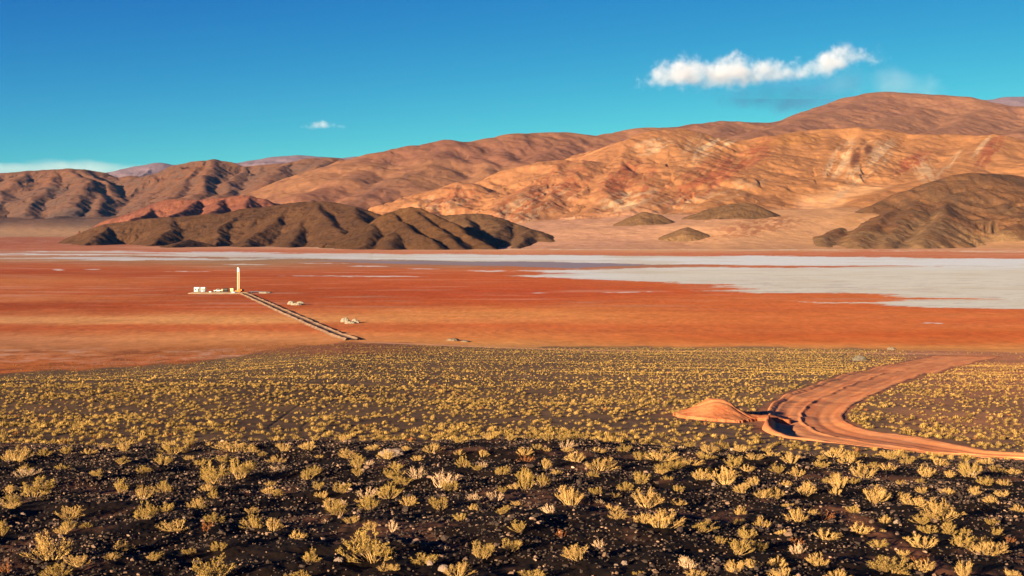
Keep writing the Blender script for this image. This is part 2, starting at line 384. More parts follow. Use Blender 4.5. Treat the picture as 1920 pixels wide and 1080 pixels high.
# ------------------------------------------------------------------ main road
def build_road():
    T = np.linspace(-1.12, 1.12, 120); n = len(RP)
    d = np.gradient(RP[:, :2], axis=0); d /= np.linalg.norm(d, axis=1)[:, None]
    nrm = np.stack([-d[:, 1], d[:, 0]], 1)       # left of travel (travel runs from the far end towards the camera)
    U, TT = np.meshgrid(np.arange(n), T, indexing='ij')
    hw = RP[:, 2][:, None]
    X = RP[:, 0][:, None]+nrm[:, 0][:, None]*TT*hw; Y = RP[:, 1][:, None]+nrm[:, 1][:, None]*TT*hw
    Z = base_z(X, Y)
    px, py = proj(X, Y, Z)
    L = U*0.35; s = U/n
    # travel comes towards the camera, so the picture's left side (outer bend) is at T = -1
    m = TT*hw
    out = -TT
    curv = sst(0.25, 0.5, s)*(1-sst(0.97, 1.0, s))
    bx, bd, _ = img2world(1530, 803, 45); ip = int(np.argmin(np.hypot(RP[:, 0]-bx, RP[:, 1]-bd))); Ls = (U-ip)*0.35
    berm = 0.04*(1-sst(0, 8, Ls))+0.50*np.exp(-((Ls+1)/6.5)**2)
    e1 = np.exp(-((out-0.93)/0.075)**2)*berm*(0.75+0.35*fbm(L/1.5, TT*3, 3, 201))*curv+np.exp(-((out-0.93)/0.05)**2)*0.04*(1-sst(4, 10, Ls))
    e2 = np.exp(-((out+0.93)/0.07)**2)*(0.07-0.04*sst(4, 10, Ls))*(0.8+0.4*fbm(L/1.2, TT*4, 3, 203))
    mid = 0.10*np.exp(-((out-0.12+0.06*fbm(L/6, 0*L, 2, 205))/0.05)**2)*np.clip(0.8+0.8*fbm(L/2.6, TT*5, 4, 207), 0, 1.4)*sst(0.3, 0.5, s)
    rut = -0.06*(np.exp(-((out-0.5)/0.1)**2)+np.exp(-((out-0.78)/0.05)**2)+np.exp(-((out+0.35)/0.12)**2))
    clods = 0.06*np.clip(fbm(X/0.35, Y/0.5, 3, 209), 0, 1)*(np.exp(-((out-0.85)/0.12)**2)+0.6*np.exp(-((out-0.12)/0.1)**2)+0.4*np.exp(-((out+0.9)/0.1)**2))
    e = -0.12*(1-sst(0.6, 0.85, np.abs(TT)))
    dropz = -0.30*sst(0.96, 1.12, np.abs(TT))
    Z = Z+e1+e2+mid+rut+clods+e+dropz+0.015
    fine = fbm(X/0.8, Y/1.2, 4, 211, 0.65); streak = fbm(out*9, L/14, 3, 213)
    col = mixc(np.broadcast_to(alb((206,122,68), KF*0.78), X.shape+(3,)), alb((192,104,58), KF*0.78), np.clip(0.35+streak*0.8, 0, 1))
    col = mixc(col, alb((214,142,92), KF*0.78), np.clip(fine*0.6, 0, 0.5))
    col = mixc(col, alb((156,84,50), KF*1.1), np.clip((e1+e2+mid*1.5)*1.8, 0, 0.9))  # berms and middle ridge darkened in colour against sun on their steep faces
    col = col*(1+0.08*fbm(X/3, Y/4, 3, 215))[..., None]
    V = np.stack([X, Y, Z], -1).reshape(-1, 3)
    o = obj('road', np_mesh('road', V, grid_faces(n, len(T))[:, ::-1], mat_attr('road_dirt', 0.95, 0.4, 6, 0.15, 5, 6, 0.05, 0.03), col.reshape(-1, 3)))
    tag(o, 'curving orange dirt road with heaped edges', 'dirt road', kind='structure')
build_road()

# ------------------------------------------------------------------ mountains from ridge networks
def w3(p):
    px, py, d = p; return ((px-CX)/F*d, d, CAMZ+(HY-py)/F*d)
def mountain(name, label, ridges, cols, drange, colfn, mat, nrow=300, rough=12.0, rscale=420.0, warp=60.0, cstep=1.7, gull=0.30, trim=8.0, cat='mountain', seed=0, foot=None, capS=0.11, sk_=18.0):
    """ridges: dicts pts=[(px,py,D)..] s=side slope, r=crest rounding, fl=gully strength, wl=gully spacing, k=colour key"""
    c = np.arange(cols[0], cols[1]+cstep, cstep); D = np.linspace(drange[0], drange[1], nrow)
    PX, DD = np.meshgrid(c, D); X = (PX-CX)/F*DD; Y = DD
    wx = warp*fbm(X/(warp*6), Y/(warp*6), 5, 300+seed, 0.6); wy = warp*fbm(X/(warp*6)+40, Y/(warp*6), 5, 320+seed, 0.6)
    Xw, Yw = X+wx, Y+wy
    Z = np.full(X.shape, -1e4); K = np.zeros(X.shape, int); B = Z.copy(); DI = np.zeros(X.shape)
    for ri, R in enumerate(ridges):
        P = np.array([w3(p) for p in R['pts']]); s = R.get('s', 0.5); r = R.get('r', 25.0); fl = R.get('fl', gull); wl = R.get('wl', 160.0); cc = R.get('c', 0.0)
        acc = 0.0; HR = np.full(X.shape, -1e4); DR = np.zeros(X.shape)
        for i in range(len(P)-1):
            a, b = P[i], P[i+1]; ab = b[:2]-a[:2]; l = float(np.hypot(*ab))+1e-6
            # warp fades at the crest so that the skyline keeps its place
            t = np.clip(((Xw-a[0])*ab[0]+(Yw-a[1])*ab[1])/l**2, 0, 1)
            dx, dy = Xw-(a[0]+ab[0]*t), Yw-(a[1]+ab[1]*t)
            d = np.sqrt(dx*dx+dy*dy); side = np.sign(dx*ab[1]-dy*ab[0])
            de = np.sqrt(d*d+r*r)-r
            u = (acc+l*t)/wl
            ph = u+0.35*fbm(X/wl*0.4, Y/wl*0.4, 2, 340+seed)+side*7.3+ri*3.1
            g = 2*np.abs(vn(ph, d/(wl*5)+ri, 350+seed))-1; g2 = 2*np.abs(vn(ph*2.3+5, d/(wl*3), 352+seed))-1; g3 = 2*np.abs(vn(ph*6.1+9+fbm(X/wl, Y/wl, 2, 356), d/(wl*2), 354+seed))-1
            h = a[2]+(b[2]-a[2])*t-s*de/(1+cc*de)*(1-fl*(0.55*g+0.38*g2+0.26*g3)*sst(0, wl*1.6, d))
            m = h > HR; HR[m] = h[m]; DR[m] = d[m]
            acc += l
        m = HR > Z; K[m] = ri; DI[m] = DR[m]
        t = np.clip(0.5+0.5*(HR-Z)/sk_, 0, 1); Z = Z*(1-t)+HR*t+sk_*t*(1-t)*(0.2+0.8*sst(0, 150, DR))
    bz = base_z(X, Y)
    hgt = np.clip((Z-bz)/60, 0, 1)
    n1 = fbm(X/rscale, Y/rscale, 6, 360+seed, 0.52); rg = ridged(X/(rscale*0.6), Y/(rscale*0.6), 5, 380+seed)-0.62
    fk = np.array([R.get('rough', 1.0) for R in ridges])[K]
    near_crest = 0.35+0.65*sst(0, 220, DI)
    Z = Z+rough*hgt*fk*(0.8*n1+1.3*rg)*near_crest
    if foot is not None:
        yf = boxblur(boxblur(np.interp(PX, [f[0] for f in foot], [f[1] for f in foot]), 71, 1), 71, 1)+90*fbm(PX/260, Y/1500, 2, 390+seed)
        cap = bz+np.where(Y > yf, (Y-yf)*capS*(0.3+0.7*sst(0, 900, Y-yf))+400*(np.clip(Y-yf, 0, 4000)/1200)**4, (Y-yf)*0.5)
        t = np.clip(0.5+0.5*(cap-Z)/20, 0, 1); Z = cap*(1-t)+Z*t-20*t*(1-t)
    PY = HY+F*(CAMZ-Z)/Y
    keys = np.array([R.get('k', 0) for R in ridges])[K]
    gy = np.gradient(Z, axis=0)/np.gradient(Y, axis=0); gx = np.gradient(Z, axis=1)/np.maximum(np.gradient(X, axis=1), 1e-3)
    col = colfn(X, Y, Z, PX, PY, keys, np.hypot(gx, gy), bz)
    ok = (Z > bz-trim)
    Fc = grid_faces(*X.shape); keep = ok.reshape(-1)[Fc].any(1)
    V, Fc, cf = compact(np.stack([X, Y, Z], -1).reshape(-1, 3), Fc[keep], col.reshape(-1, 3))
    o = obj(name, np_mesh(name, V, Fc, mat, cf)); tag(o, label, cat, kind='structure')
    print(name, len(V)); return o
def ln(pts, d0, d1, **k):
    """ridge from pixel points with the distance running from d0 to d1"""
    n = len(pts); return dict(pts=[(p[0], p[1], d0+(d1-d0)*i/(n-1)) for i, p in enumerate(pts)], **k)
MB = mat_attr('mountain_rock', 0.95, 0.6, 0.02, 0.20, 0.03, 9, 0.03, 9.0)
MF = mat_attr('hill_rock', 0.95, 0.8, 0.04, 0.25, 0.06, 9, 0.03, 7.0)
KM = KF*np.array([2.10, 2.15, 2.60])                                     # slopes that face the low sun receive more light
def A(c): return np.clip(lin(c)/KM, 0.002, 0.9)
def patches(col, PX, PY, L, seed):
    for i, (cx, cy, rx, ry, ang, c, st, th, fx, fy) in enumerate(L):
        ca, sa = math.cos(math.radians(ang)), math.sin(math.radians(ang))
        dx, dy = PX-cx, PY-cy; a = (dx*ca-dy*sa); b = (dx*sa+dy*ca)
        m = np.clip(1.25-((a/rx)**2+(b/ry)**2), 0, 1)
        n = fbm(a/fx, b/fy, 5, 500+seed+i*7, 0.65)
        col = mixc(col, A(c), st*m**0.7*sst(th-0.12, th+0.18, n))
    return col

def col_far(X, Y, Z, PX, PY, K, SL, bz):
    return np.broadcast_to(A((168,130,136)), X.shape+(3,))*(1+0.1*fbm(X/600, Y/600, 4, 7))[..., None]  # lilac of distant haze is put into the rock colour
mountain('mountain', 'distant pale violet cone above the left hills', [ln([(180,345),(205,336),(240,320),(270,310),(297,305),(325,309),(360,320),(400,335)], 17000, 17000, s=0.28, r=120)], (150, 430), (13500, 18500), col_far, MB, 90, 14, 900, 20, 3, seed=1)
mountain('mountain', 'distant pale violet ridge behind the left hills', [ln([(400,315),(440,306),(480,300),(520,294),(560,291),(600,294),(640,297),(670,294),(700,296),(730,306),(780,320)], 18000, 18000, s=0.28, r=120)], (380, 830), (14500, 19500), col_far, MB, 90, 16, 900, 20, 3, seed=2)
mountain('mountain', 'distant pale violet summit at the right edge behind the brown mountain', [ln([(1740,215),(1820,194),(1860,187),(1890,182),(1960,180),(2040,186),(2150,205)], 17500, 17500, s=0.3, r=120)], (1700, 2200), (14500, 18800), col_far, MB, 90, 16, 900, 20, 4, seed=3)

def col_left(X, Y, Z, PX, PY, K, SL, bz):
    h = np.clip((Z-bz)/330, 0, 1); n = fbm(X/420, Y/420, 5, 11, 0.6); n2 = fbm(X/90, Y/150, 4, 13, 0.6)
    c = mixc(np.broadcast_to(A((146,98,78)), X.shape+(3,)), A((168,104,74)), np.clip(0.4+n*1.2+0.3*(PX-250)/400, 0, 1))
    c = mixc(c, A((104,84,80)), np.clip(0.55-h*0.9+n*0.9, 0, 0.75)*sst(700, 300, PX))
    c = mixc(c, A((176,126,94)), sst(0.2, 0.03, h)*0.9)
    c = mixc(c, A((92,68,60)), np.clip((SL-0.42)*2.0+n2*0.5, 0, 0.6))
    return c*(1+0.10*n2+0.75*sst(0.22, 0.04, h))[..., None]  # foot brightened in colour to offset the grazing sun there
LC = [(-160,330),(-60,327),(0,325),(50,321),(80,320),(110,318),(135,315),(160,318),(180,321),(205,333),(225,335),(250,330),(280,331),(310,322),(345,308),(380,300),(400,298),(430,303),(465,311),(500,308),(550,305),(590,298),(620,296),(645,300),(665,307),(700,330),(740,360)]
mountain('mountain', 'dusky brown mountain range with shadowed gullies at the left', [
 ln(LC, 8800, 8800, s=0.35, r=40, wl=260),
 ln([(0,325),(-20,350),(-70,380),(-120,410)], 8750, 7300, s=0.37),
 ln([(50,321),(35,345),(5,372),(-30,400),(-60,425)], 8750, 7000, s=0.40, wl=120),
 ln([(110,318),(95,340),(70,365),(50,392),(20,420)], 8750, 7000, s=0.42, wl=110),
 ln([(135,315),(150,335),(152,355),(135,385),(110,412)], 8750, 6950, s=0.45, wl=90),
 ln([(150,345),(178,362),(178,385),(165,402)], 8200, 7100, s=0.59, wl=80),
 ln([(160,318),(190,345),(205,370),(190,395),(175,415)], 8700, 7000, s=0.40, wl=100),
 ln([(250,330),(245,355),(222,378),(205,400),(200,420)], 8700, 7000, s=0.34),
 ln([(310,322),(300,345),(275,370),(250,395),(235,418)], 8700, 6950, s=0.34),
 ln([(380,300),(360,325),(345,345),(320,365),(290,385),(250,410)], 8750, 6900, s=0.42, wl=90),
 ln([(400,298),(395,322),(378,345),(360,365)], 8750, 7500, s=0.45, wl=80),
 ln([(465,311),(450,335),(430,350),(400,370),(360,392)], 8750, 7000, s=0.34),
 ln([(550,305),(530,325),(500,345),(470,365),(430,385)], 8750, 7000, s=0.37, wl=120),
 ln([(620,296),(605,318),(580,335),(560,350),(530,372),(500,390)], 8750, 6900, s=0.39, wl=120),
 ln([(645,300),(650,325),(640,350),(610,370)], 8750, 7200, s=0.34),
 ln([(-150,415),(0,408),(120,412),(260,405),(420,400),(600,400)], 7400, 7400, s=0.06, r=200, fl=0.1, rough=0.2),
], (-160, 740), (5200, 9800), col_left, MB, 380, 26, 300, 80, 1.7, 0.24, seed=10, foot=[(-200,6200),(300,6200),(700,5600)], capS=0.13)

def col_back(X, Y, Z, PX, PY, K, SL, bz):
    n = fbm(X/700, Y/700, 5, 21, 0.55); n2 = fbm(X/120, Y/260, 5, 23, 0.6)
    c = mixc(np.broadcast_to(A((192,124,88)), X.shape+(3,)), A((176,110,84)), np.clip(0.45+n*1.3, 0, 1))
    c = mixc(c, A((176,116,90)), sst(1000, 1400, PX)*0.4)
    c = mixc(c, A((150,92,72)), np.clip(n2*1.3-0.25, 0, 0.5))
    c = patches(c, PX, PY, [(720,352,120,20,25,(150,100,80),0.6,0.0,40,8),(1690,215,90,20,-8,(188,120,84),0.5,0.0,50,10)], 5)
    return c*(1+0.06*n2)[..., None]
BCR = [((440,420),6200),((520,384),6400),((560,362),6700),((620,328),7100),((670,308),7400),((700,295),7600),((740,283),7750),((780,272),7900),((810,268),7950),((845,262),8000),((870,265),8050),((900,266),8100),((920,258),8200),((960,251),8300),((1000,248),8400),((1060,247),8500),((1100,252),8500),((1125,254),8500),((1150,250),8600),((1200,241),8700),((1240,240),8800),((1270,238),8900),((1300,231),9000),((1345,226),9100),((1400,228),9200),((1450,230),9400),((1480,224),9600),((1520,213),9800),((1560,198),10100),((1610,180),10400),((1650,172.5),10500),((1690,174),10500),((1750,178),10400),((1800,182),10300),((1850,193),10200),((1880,200),10100),((1920,201),10000),((2000,206),10000),((2150,230),10000)]
mountain('mountain', 'broad reddish brown mountain rising from centre to the highest summit', [
 dict(pts=[(p[0], p[1], d) for p, d in BCR], s=0.36, r=90, wl=420, fl=0.2),
 ln([(845,262),(830,285),(800,310),(760,335),(700,365),(640,395)], 7980, 6000, s=0.34, r=80),
 ln([(870,265),(895,288),(915,305),(925,325),(900,350)], 8050, 6700, s=0.40, r=50),
 ln([(920,258),(955,285),(985,305),(1000,330)], 8200, 7000, s=0.42, r=50),
 ln([(1060,247),(1050,272),(1020,295),(1000,320)], 8500, 7100, s=0.4, r=60),
 ln([(1240,240),(1200,262),(1150,280),(1110,305)], 8800, 7200, s=0.4, r=50),
 ln([(1345,226),(1350,245),(1330,262),(1300,285)], 9100, 7600, s=0.4, r=60),
 ln([(1650,172.5),(1600,195),(1540,215),(1470,235),(1380,258)], 10500, 8000, s=0.33, r=80),
 ln([(1690,174),(1720,200),(1690,218),(1640,235),(1560,250)], 10500, 8300, s=0.36, r=60),
 ln([(1850,193),(1830,215),(1800,232),(1740,250)], 10200, 8200, s=0.36, r=60),
 ln([(2000,206),(1960,230),(1900,250)], 10000, 8400, s=0.36, r=60),
 ln([(740,283),(700,310),(650,335),(590,365)], 7750, 6400, s=0.33, r=80),
 ln([(440,405),(700,390),(950,385),(1300,330)], 6100, 6800, s=0.10, r=150, fl=0.1, rough=0.3),
], (440, 2150), (4900, 11800), col_back, MB, 380, 15, 700, 80, 2.0, 0.17, seed=30)

def col_ochre(X, Y, Z, PX, PY, K, SL, bz):
    n = fbm(X/330, Y/330, 5, 31, 0.55); n2 = fbm(X/60, Y/100, 5, 33, 0.65)
    c = mixc(np.broadcast_to(A((212,136,88)), X.shape+(3,)), A((202,128,82)), np.clip(0.45+n*1.4, 0, 1))
    c = mixc(c, A((204,128,92)), sst(1350, 1100, PX)*0.45)
    fan = (K == 1).astype(float)
    for _ in range(3):
        for ax, w in ((0, 13), (1, 9)): fan = boxblur(fan, w, ax)
    fan = np.clip(fan+0.5*fbm(X/90, Y/140, 4, 37)*(4*fan*(1-fan)), 0, 1)
    fc = mixc(np.broadcast_to(alb((192,132,88), KF*1.04), X.shape+(3,)), alb((194,132,82), KF*1.04), np.clip(0.5+(PX-1350)/500+0.5*n, 0, 1))
    fc = mixc(fc, alb((184,124,92), KF*1.04), np.clip(0.4+(1250-PX)/500+n*0.8, 0, 0.9)*0.8)
    fc = mixc(fc, alb((168,112,78), KF*1.2), np.clip(fbm((PX+2.4*PY)/60, (PY-0.25*PX)/5, 4, 35, 0.6)*0.6, 0, 0.22))
    c = mixc(c, fc, fan)
    R, Wt, Or, Dk = (186,96,66), (238,182,142), (214,136,72), (126,72,54)
    c = patches(c, PX, PY, [
      (1000,375,95,30,25,R,0.75,-0.05,16,5),(1000,385,90,28,20,Wt,0.7,0.12,14,4),(850,375,55,30,10,R,0.6,0.0,14,6),(830,385,60,20,10,Wt,0.5,0.15,14,4),
      (1060,345,60,40,35,R,0.55,0.05,14,6),(1165,335,50,28,40,R,0.8,-0.1,12,6),(1210,350,40,24,60,R,0.7,0.0,12,7),(1175,375,60,18,15,Wt,0.8,0.0,20,4),
      (1260,388,60,16,15,Wt,0.7,0.05,20,4),(1225,275,40,16,10,Wt,0.7,0.05,18,4),(1340,270,60,16,22,Wt,0.85,0.0,24,4),(1300,285,50,22,60,Wt,0.5,0.1,30,4),
      (1350,325,120,24,33,R,0.8,-0.1,22,6),(1290,340,90,20,30,R,0.6,0.0,16,5),(1420,290,40,20,35,R,0.6,0.05,16,5),(1370,355,80,18,20,Wt,0.35,0.1,24,5),
      (1575,300,18,45,-35,Wt,0.75,-0.15,9,30),(1600,328,16,22,-20,Wt,0.6,-0.1,8,16),(1650,290,18,36,-45,Wt,0.7,-0.1,9,22),(1630,270,30,7,10,Wt,0.35,0.0,12,6),
      (1604,296,9,19,-18,Dk,0.9,-0.6,14,14),(1628,280,8,9,-10,Dk,0.85,-0.6,14,14),(1600,345,60,8,38,Wt,0.7,-0.1,40,4),
      (1710,305,40,14,28,R,0.85,-0.15,14,5),(1735,318,26,22,-60,Wt,0.7,0.0,24,5),(1780,308,40,6,48,Wt,0.7,-0.1,24,4),
      (1855,285,42,13,52,R,0.85,-0.25,20,5),(1840,275,30,5,48,Wt,0.7,-0.1,20,4),(1480,262,60,12,8,Or,0.5,-0.2,40,8),(1420,425,90,16,8,R,0.55,-0.05,9,4),(1350,445,90,8,8,R,0.35,0.0,9,3),
      (1700,372,140,20,22,Or,0.4,-0.1,60,8)], 40)
    kn = (K == 2)
    c = np.where(kn[..., None], mixc(np.broadcast_to(A((142,98,70)), X.shape+(3,)), A((150,104,72)), np.clip(0.5+n2, 0, 1)), c)
    return c*(1+0.07*n2)[..., None]
OCR = [((870,420),4900),((900,346),5150),((930,336),5200),((980,315),5250),((1030,303),5300),((1060,299),5300),((1080,299),5300),((1113,304),5350),((1150,285),5500),((1190,262),5650),((1230,245),5800),((1270,240),5900),((1310,248),5950),((1340,258),5950),((1390,264),6000),((1430,256),6000),((1480,250),6100),((1540,242),6200),((1600,240),6200),((1650,243),6200),((1700,252),6150),((1740,252),6100),((1780,251),6100),((1850,254),6000),((1868,252),6000),((1885,258),6000),((1920,270),5950),((1980,290),5900),((2100,320),5900)]
mountain('mountain', 'ochre and rust coloured mountain with white streaks, right of centre', [
 dict(pts=[(p[0], p[1], d) for p, d in OCR], s=0.50, r=30, wl=150, fl=0.17),
 ln([(700,402),(720,396),(760,381),(800,361),(830,347),(850,342),(880,343),(895,352),(905,380),(915,410)], 5050, 4850, s=0.31, r=15, wl=70, fl=0.25, rough=1.4),
 ln([(850,342),(845,362),(820,385),(800,402)], 4950, 4450, s=0.35, r=10, wl=60, fl=0.28, rough=1.4),
 ln([(930,336),(925,360),(900,385),(880,405)], 5180, 4500, s=0.35, r=10, wl=60, fl=0.28, rough=1.4),
 ln([(1060,299),(1040,322),(1005,345),(965,365),(925,390)], 5280, 4450, s=0.35, r=12, wl=70, fl=0.25, rough=1.5),
 ln([(1080,299),(1082,325),(1050,350),(1015,375),(985,400)], 5280, 4400, s=0.35, r=10, wl=70, fl=0.28, rough=1.5),
 ln([(1080,299),(1100,330),(1105,355),(1085,380),(1065,400)], 5280, 4450, s=0.35, r=10, wl=80, fl=0.17, rough=0.8),
 ln([(1190,262),(1165,295),(1150,325),(1135,355),(1110,390)], 5650, 4450, s=0.35, r=10, wl=70, fl=0.25, rough=1.3),
 ln([(1230,245),(1215,285),(1215,325),(1210,352),(1190,385)], 5800, 4450, s=0.33, r=12, wl=80, fl=0.22, rough=1.3),
 ln([(1270,240),(1262,275),(1268,310),(1262,345)], 5900, 4900, s=0.29, r=20, wl=110, fl=0.17, rough=0.7),
 ln([(1390,264),(1375,292),(1335,315),(1290,340),(1245,368),(1200,398)], 6000, 4450, s=0.31, r=15, wl=80, fl=0.25, rough=1.5),
 ln([(1430,256),(1430,290),(1400,322),(1350,352),(1300,385)], 6000, 4450, s=0.29, r=25, wl=110, fl=0.17),
 ln([(1480,250),(1475,290),(1465,325),(1430,358),(1390,385)], 6100, 4500, s=0.30, r=40, wl=130, fl=0.25, rough=0.6),
 ln([(1540,242),(1535,280),(1545,310),(1560,338)], 6200, 5100, s=0.30, r=30, wl=120, rough=0.6),
 ln([(1600,240),(1604,270),(1605,300),(1600,325)], 6200, 5200, s=0.35, r=8, wl=60, fl=0.25),
 ln([(1650,243),(1632,268),(1625,290)], 6200, 5500, s=0.31, r=10, wl=60),
 ln([(1740,252),(1700,285),(1650,318),(1600,352),(1540,378),(1450,402)], 6100, 4400, s=0.28, r=30, wl=140, fl=0.2, rough=0.6),
 ln([(1780,251),(1750,285),(1730,310),(1700,335)], 6100, 5100, s=0.29, r=15, wl=80),
 ln([(1868,252),(1840,282),(1790,308),(1730,335),(1650,365),(1560,400),(1450,435)], 6000, 4000, s=0.28, r=20, wl=160, fl=0.15, rough=0.5),
 ln([(2100,320),(1980,330),(1900,330),(1800,345),(1700,375)], 5600, 4700, s=0.26, r=60, rough=0.4),
 ln([(860,425),(1000,412),(1150,408),(1300,400),(1450,402),(1560,392)], 4650, 4500, s=0.07, r=120, fl=0.12, rough=0.16, k=1),
 ln([(1585,350),(1500,392),(1400,425),(1300,448)], 5000, 3650, s=0.07, r=80, fl=0.1, rough=0.12, k=1),
 ln([(1560,400),(1480,428),(1420,446),(1380,458)], 4500, 3400, s=0.07, r=80, fl=0.1, rough=0.12, k=1),
 ln([(2200,400),(2000,425),(1920,434),(1800,448),(1700,460)], 4200, 3350, s=0.06, r=80, fl=0.1, rough=0.1, k=1),
], (690, 2150), (2550, 7200), col_ochre, MB, 560, 14, 240, 55, 1.5, 0.17, seed=50, foot=[(690,3700),(1080,3250),(1300,3170),(1470,3100),(1560,3180),(1720,3460),(1800,3450),(1920,3250),(2200,3100)], capS=0.13)

def col_dark(c1, c2, c3, sd=0, foot=None, fh=40.0):
    def f(X, Y, Z, PX, PY, K, SL, bz):
        n = fbm(X/150, Y/150, 5, 41+sd, 0.6); n2 = fbm(X/30, Y/50, 4, 43+sd, 0.65); h = np.clip((Z-bz)/80, 0, 1)
        c = mixc(np.broadcast_to(A(c1), X.shape+(3,)), A(c2), np.clip(0.45+n*1.3, 0, 1))
        c = mixc(c, A(c3), np.clip(n2*1.2-0.2+0.3*h*0, 0, 0.6))
        if foot is not None: c = mixc(c, A(foot), np.clip(1.1-np.clip(Z-bz, 0, 1e4)/fh+1.1*n, 0, 1)*0.8)
        return c*(1+0.08*n2)[..., None]
    return f
# small knolls standing on the fan
cdk = col_dark((140,96,66), (154,106,74), (120,82,58), 0, (184,130,88), 20.0)
for lab, r, cc, dr in [
  ('low brown knoll on the fan, left of the three knolls', [ln([(1176,416),(1192,404),(1208,397),(1228,401),(1244,413)], 3880, 3880, s=0.42, r=8, wl=50)], (1090,1320), (3550,4250)),
  ('small dark knoll low on the fan, lowest of the knolls', [ln([(1244,444),(1270,433),(1286,426),(1302,431),(1318,443)], 3500, 3500, s=0.42, r=6, wl=50)], (1150,1400), (3250,3800)),
  ('long brown hummock high on the fan below the ochre mountain', [ln([(1262,416),(1300,403),(1335,391),(1370,382),(1400,381),(1428,391),(1446,406)], 4000, 4020, s=0.46, r=14, wl=60), ln([(1350,410),(1385,405),(1410,400)], 3880, 3950, s=0.36, r=8)], (1180,1540), (3650,4500))]:
    mountain('hill', lab, r, cc, dr, cdk, MF, 110, 4, 90, 8, 1.5, 0.2, trim=3, cat='hill', seed=len(lab))

mountain('mountain', 'dark brown mountain with black gullies at the right edge', [
 ln([(1400,462),(1480,446),(1560,415),(1640,385),(1700,362),(1760,340),(1790,330),(1820,324),(1850,326),(1900,329),(1940,336),(2000,350),(2100,380)], 3950, 4600, s=0.42, r=20, wl=120),
 ln([(1790,330),(1800,355),(1780,380),(1765,405),(1740,430),(1712,458)], 4480, 3300, s=0.50, r=10, wl=70, fl=0.4),
 ln([(1850,326),(1850,355),(1835,385),(1840,410),(1830,435),(1800,455)], 4520, 3600, s=0.46, r=12, wl=80, fl=0.35),
 ln([(1940,336),(1930,370),(1900,400),(1890,430)], 4550, 3700, s=0.42, r=15, wl=80),
 ln([(1760,340),(1740,370),(1700,400),(1670,435),(1652,460)], 4430, 3280, s=0.45, r=12, wl=80),
 ln([(1700,362),(1675,395),(1630,425),(1600,460)], 4350, 3280, s=0.42, r=15, wl=90),
 ln([(1640,385),(1600,412),(1560,435),(1530,460)], 4270, 3300, s=0.40, r=15, wl=90),
 ln([(1560,415),(1520,435),(1460,460)], 4170, 3350, s=0.36, r=15, wl=90),
], (1380, 2120), (3150, 5600), col_dark((150,96,64), (124,84,60), (170,108,66), 3, (180,128,88), 75.0), MF, 300, 12, 200, 30, 1.7, 0.32, seed=70, foot=[(1380,3450),(1480,3250),(1620,3120),(1750,3120),(1850,3220),(2120,3350)], capS=0.26)

mountain('hill', 'rust red ridge behind the dark hills at left', [
 ln([(140,438),(180,424),(210,412),(240,402),(290,383),(320,374),(370,374),(420,370),(445,366),(465,366),(490,373),(510,386),(525,400),(560,415)], 6700, 6000, s=0.55, r=15, wl=80, fl=0.4),
 ln([(290,383),(270,400),(240,415)], 6500, 5900, s=0.6, r=10, wl=60), ln([(370,374),(350,392),(320,405)], 6350, 5700, s=0.6, r=10, wl=60),
 ln([(420,370),(405,390),(380,405)], 6300, 5650, s=0.6, r=10, wl=60), ln([(465,366),(455,390),(430,405)], 6200, 5600, s=0.6, r=10, wl=60),
], (130, 580), (4900, 7200), col_dark((160,90,66), (142,80,64), (176,100,72), 5), MF, 220, 12, 160, 25, 1.5, 0.4, cat='hill', seed=80)

mountain('hill', 'long dark brown hill at the far edge of the flat', [
 dict(pts=[(p[0], p[1], d) for p, d in [((100,466),4900),((125,458),4850),((160,440),4750),((200,421),4650),((260,411),4600),((330,407),4550),((390,401),4500),((420,400),4480),((450,392),4450),((500,386),4400),((540,380),4350),((580,376.5),4300),((620,379),4250),((660,388),4200),((700,400),4150),((725,412),4100)]], s=0.42, r=12, wl=90, fl=0.22),
 ln([(200,421),(185,440),(165,458)], 4650, 4100, s=0.45, r=8),
 ln([(330,407),(322,425),(296,445),(280,462)], 4550, 3950, s=0.42, r=7),
 ln([(450,392),(440,412),(412,430),(400,452),(395,464)], 4450, 3750, s=0.48, r=5, wl=60),
 ln([(540,380),(525,405),(500,425),(470,448),(455,464)], 4350, 3650, s=0.44, r=7, wl=70),
 ln([(580,376.5),(600,395),(622,415),(642,432),(655,448)], 4300, 3600, s=0.48, r=8, wl=70), ln([(580,376.5),(575,405),(560,432),(545,455),(540,464)], 4300, 3550, s=0.44, r=7, wl=70),
 ln([(660,388),(672,405),(690,425)], 4200, 3800, s=0.5, r=12), ln([(350,449),(330,456),(318,462)], 3750, 3560, s=0.35, r=8)
], (95, 760), (3200, 5600), col_dark((108,69,47), (122,78,52), (88,57,42), 7), MF, 330, 7, 90, 22, 1.5, 0.28, sk_=9.0, cat='hill', seed=90)
mountain('hill', 'brown hill with a flat shoulder, right of the pointed dark hill', [
 dict(pts=[(p[0], p[1], d) for p, d in [((790,420),4000),((830,404),3950),((870,401),3900),((900,400),3900),((930,408),3850),((960,420),3800),((985,431),3700),((995,430),3650),((1015,438),3600),((1040,452),3500),((1078,466),3350)]], s=0.46, r=16, wl=70, fl=0.3),
 ln([(870,401),(885,425),(890,450)], 3900, 3500, s=0.45, r=7), ln([(930,408),(935,432),(925,455)], 3850, 3450, s=0.45, r=12), ln([(993,430),(980,448),(965,466)], 3650, 3300, s=0.5, r=8)
], (780, 1100), (3050, 4600), col_dark((122,82,58), (134,90,62), (104,70,52), 8), MF, 220, 8, 60, 18, 1.5, 0.28, sk_=9.0, cat='hill', seed=95)
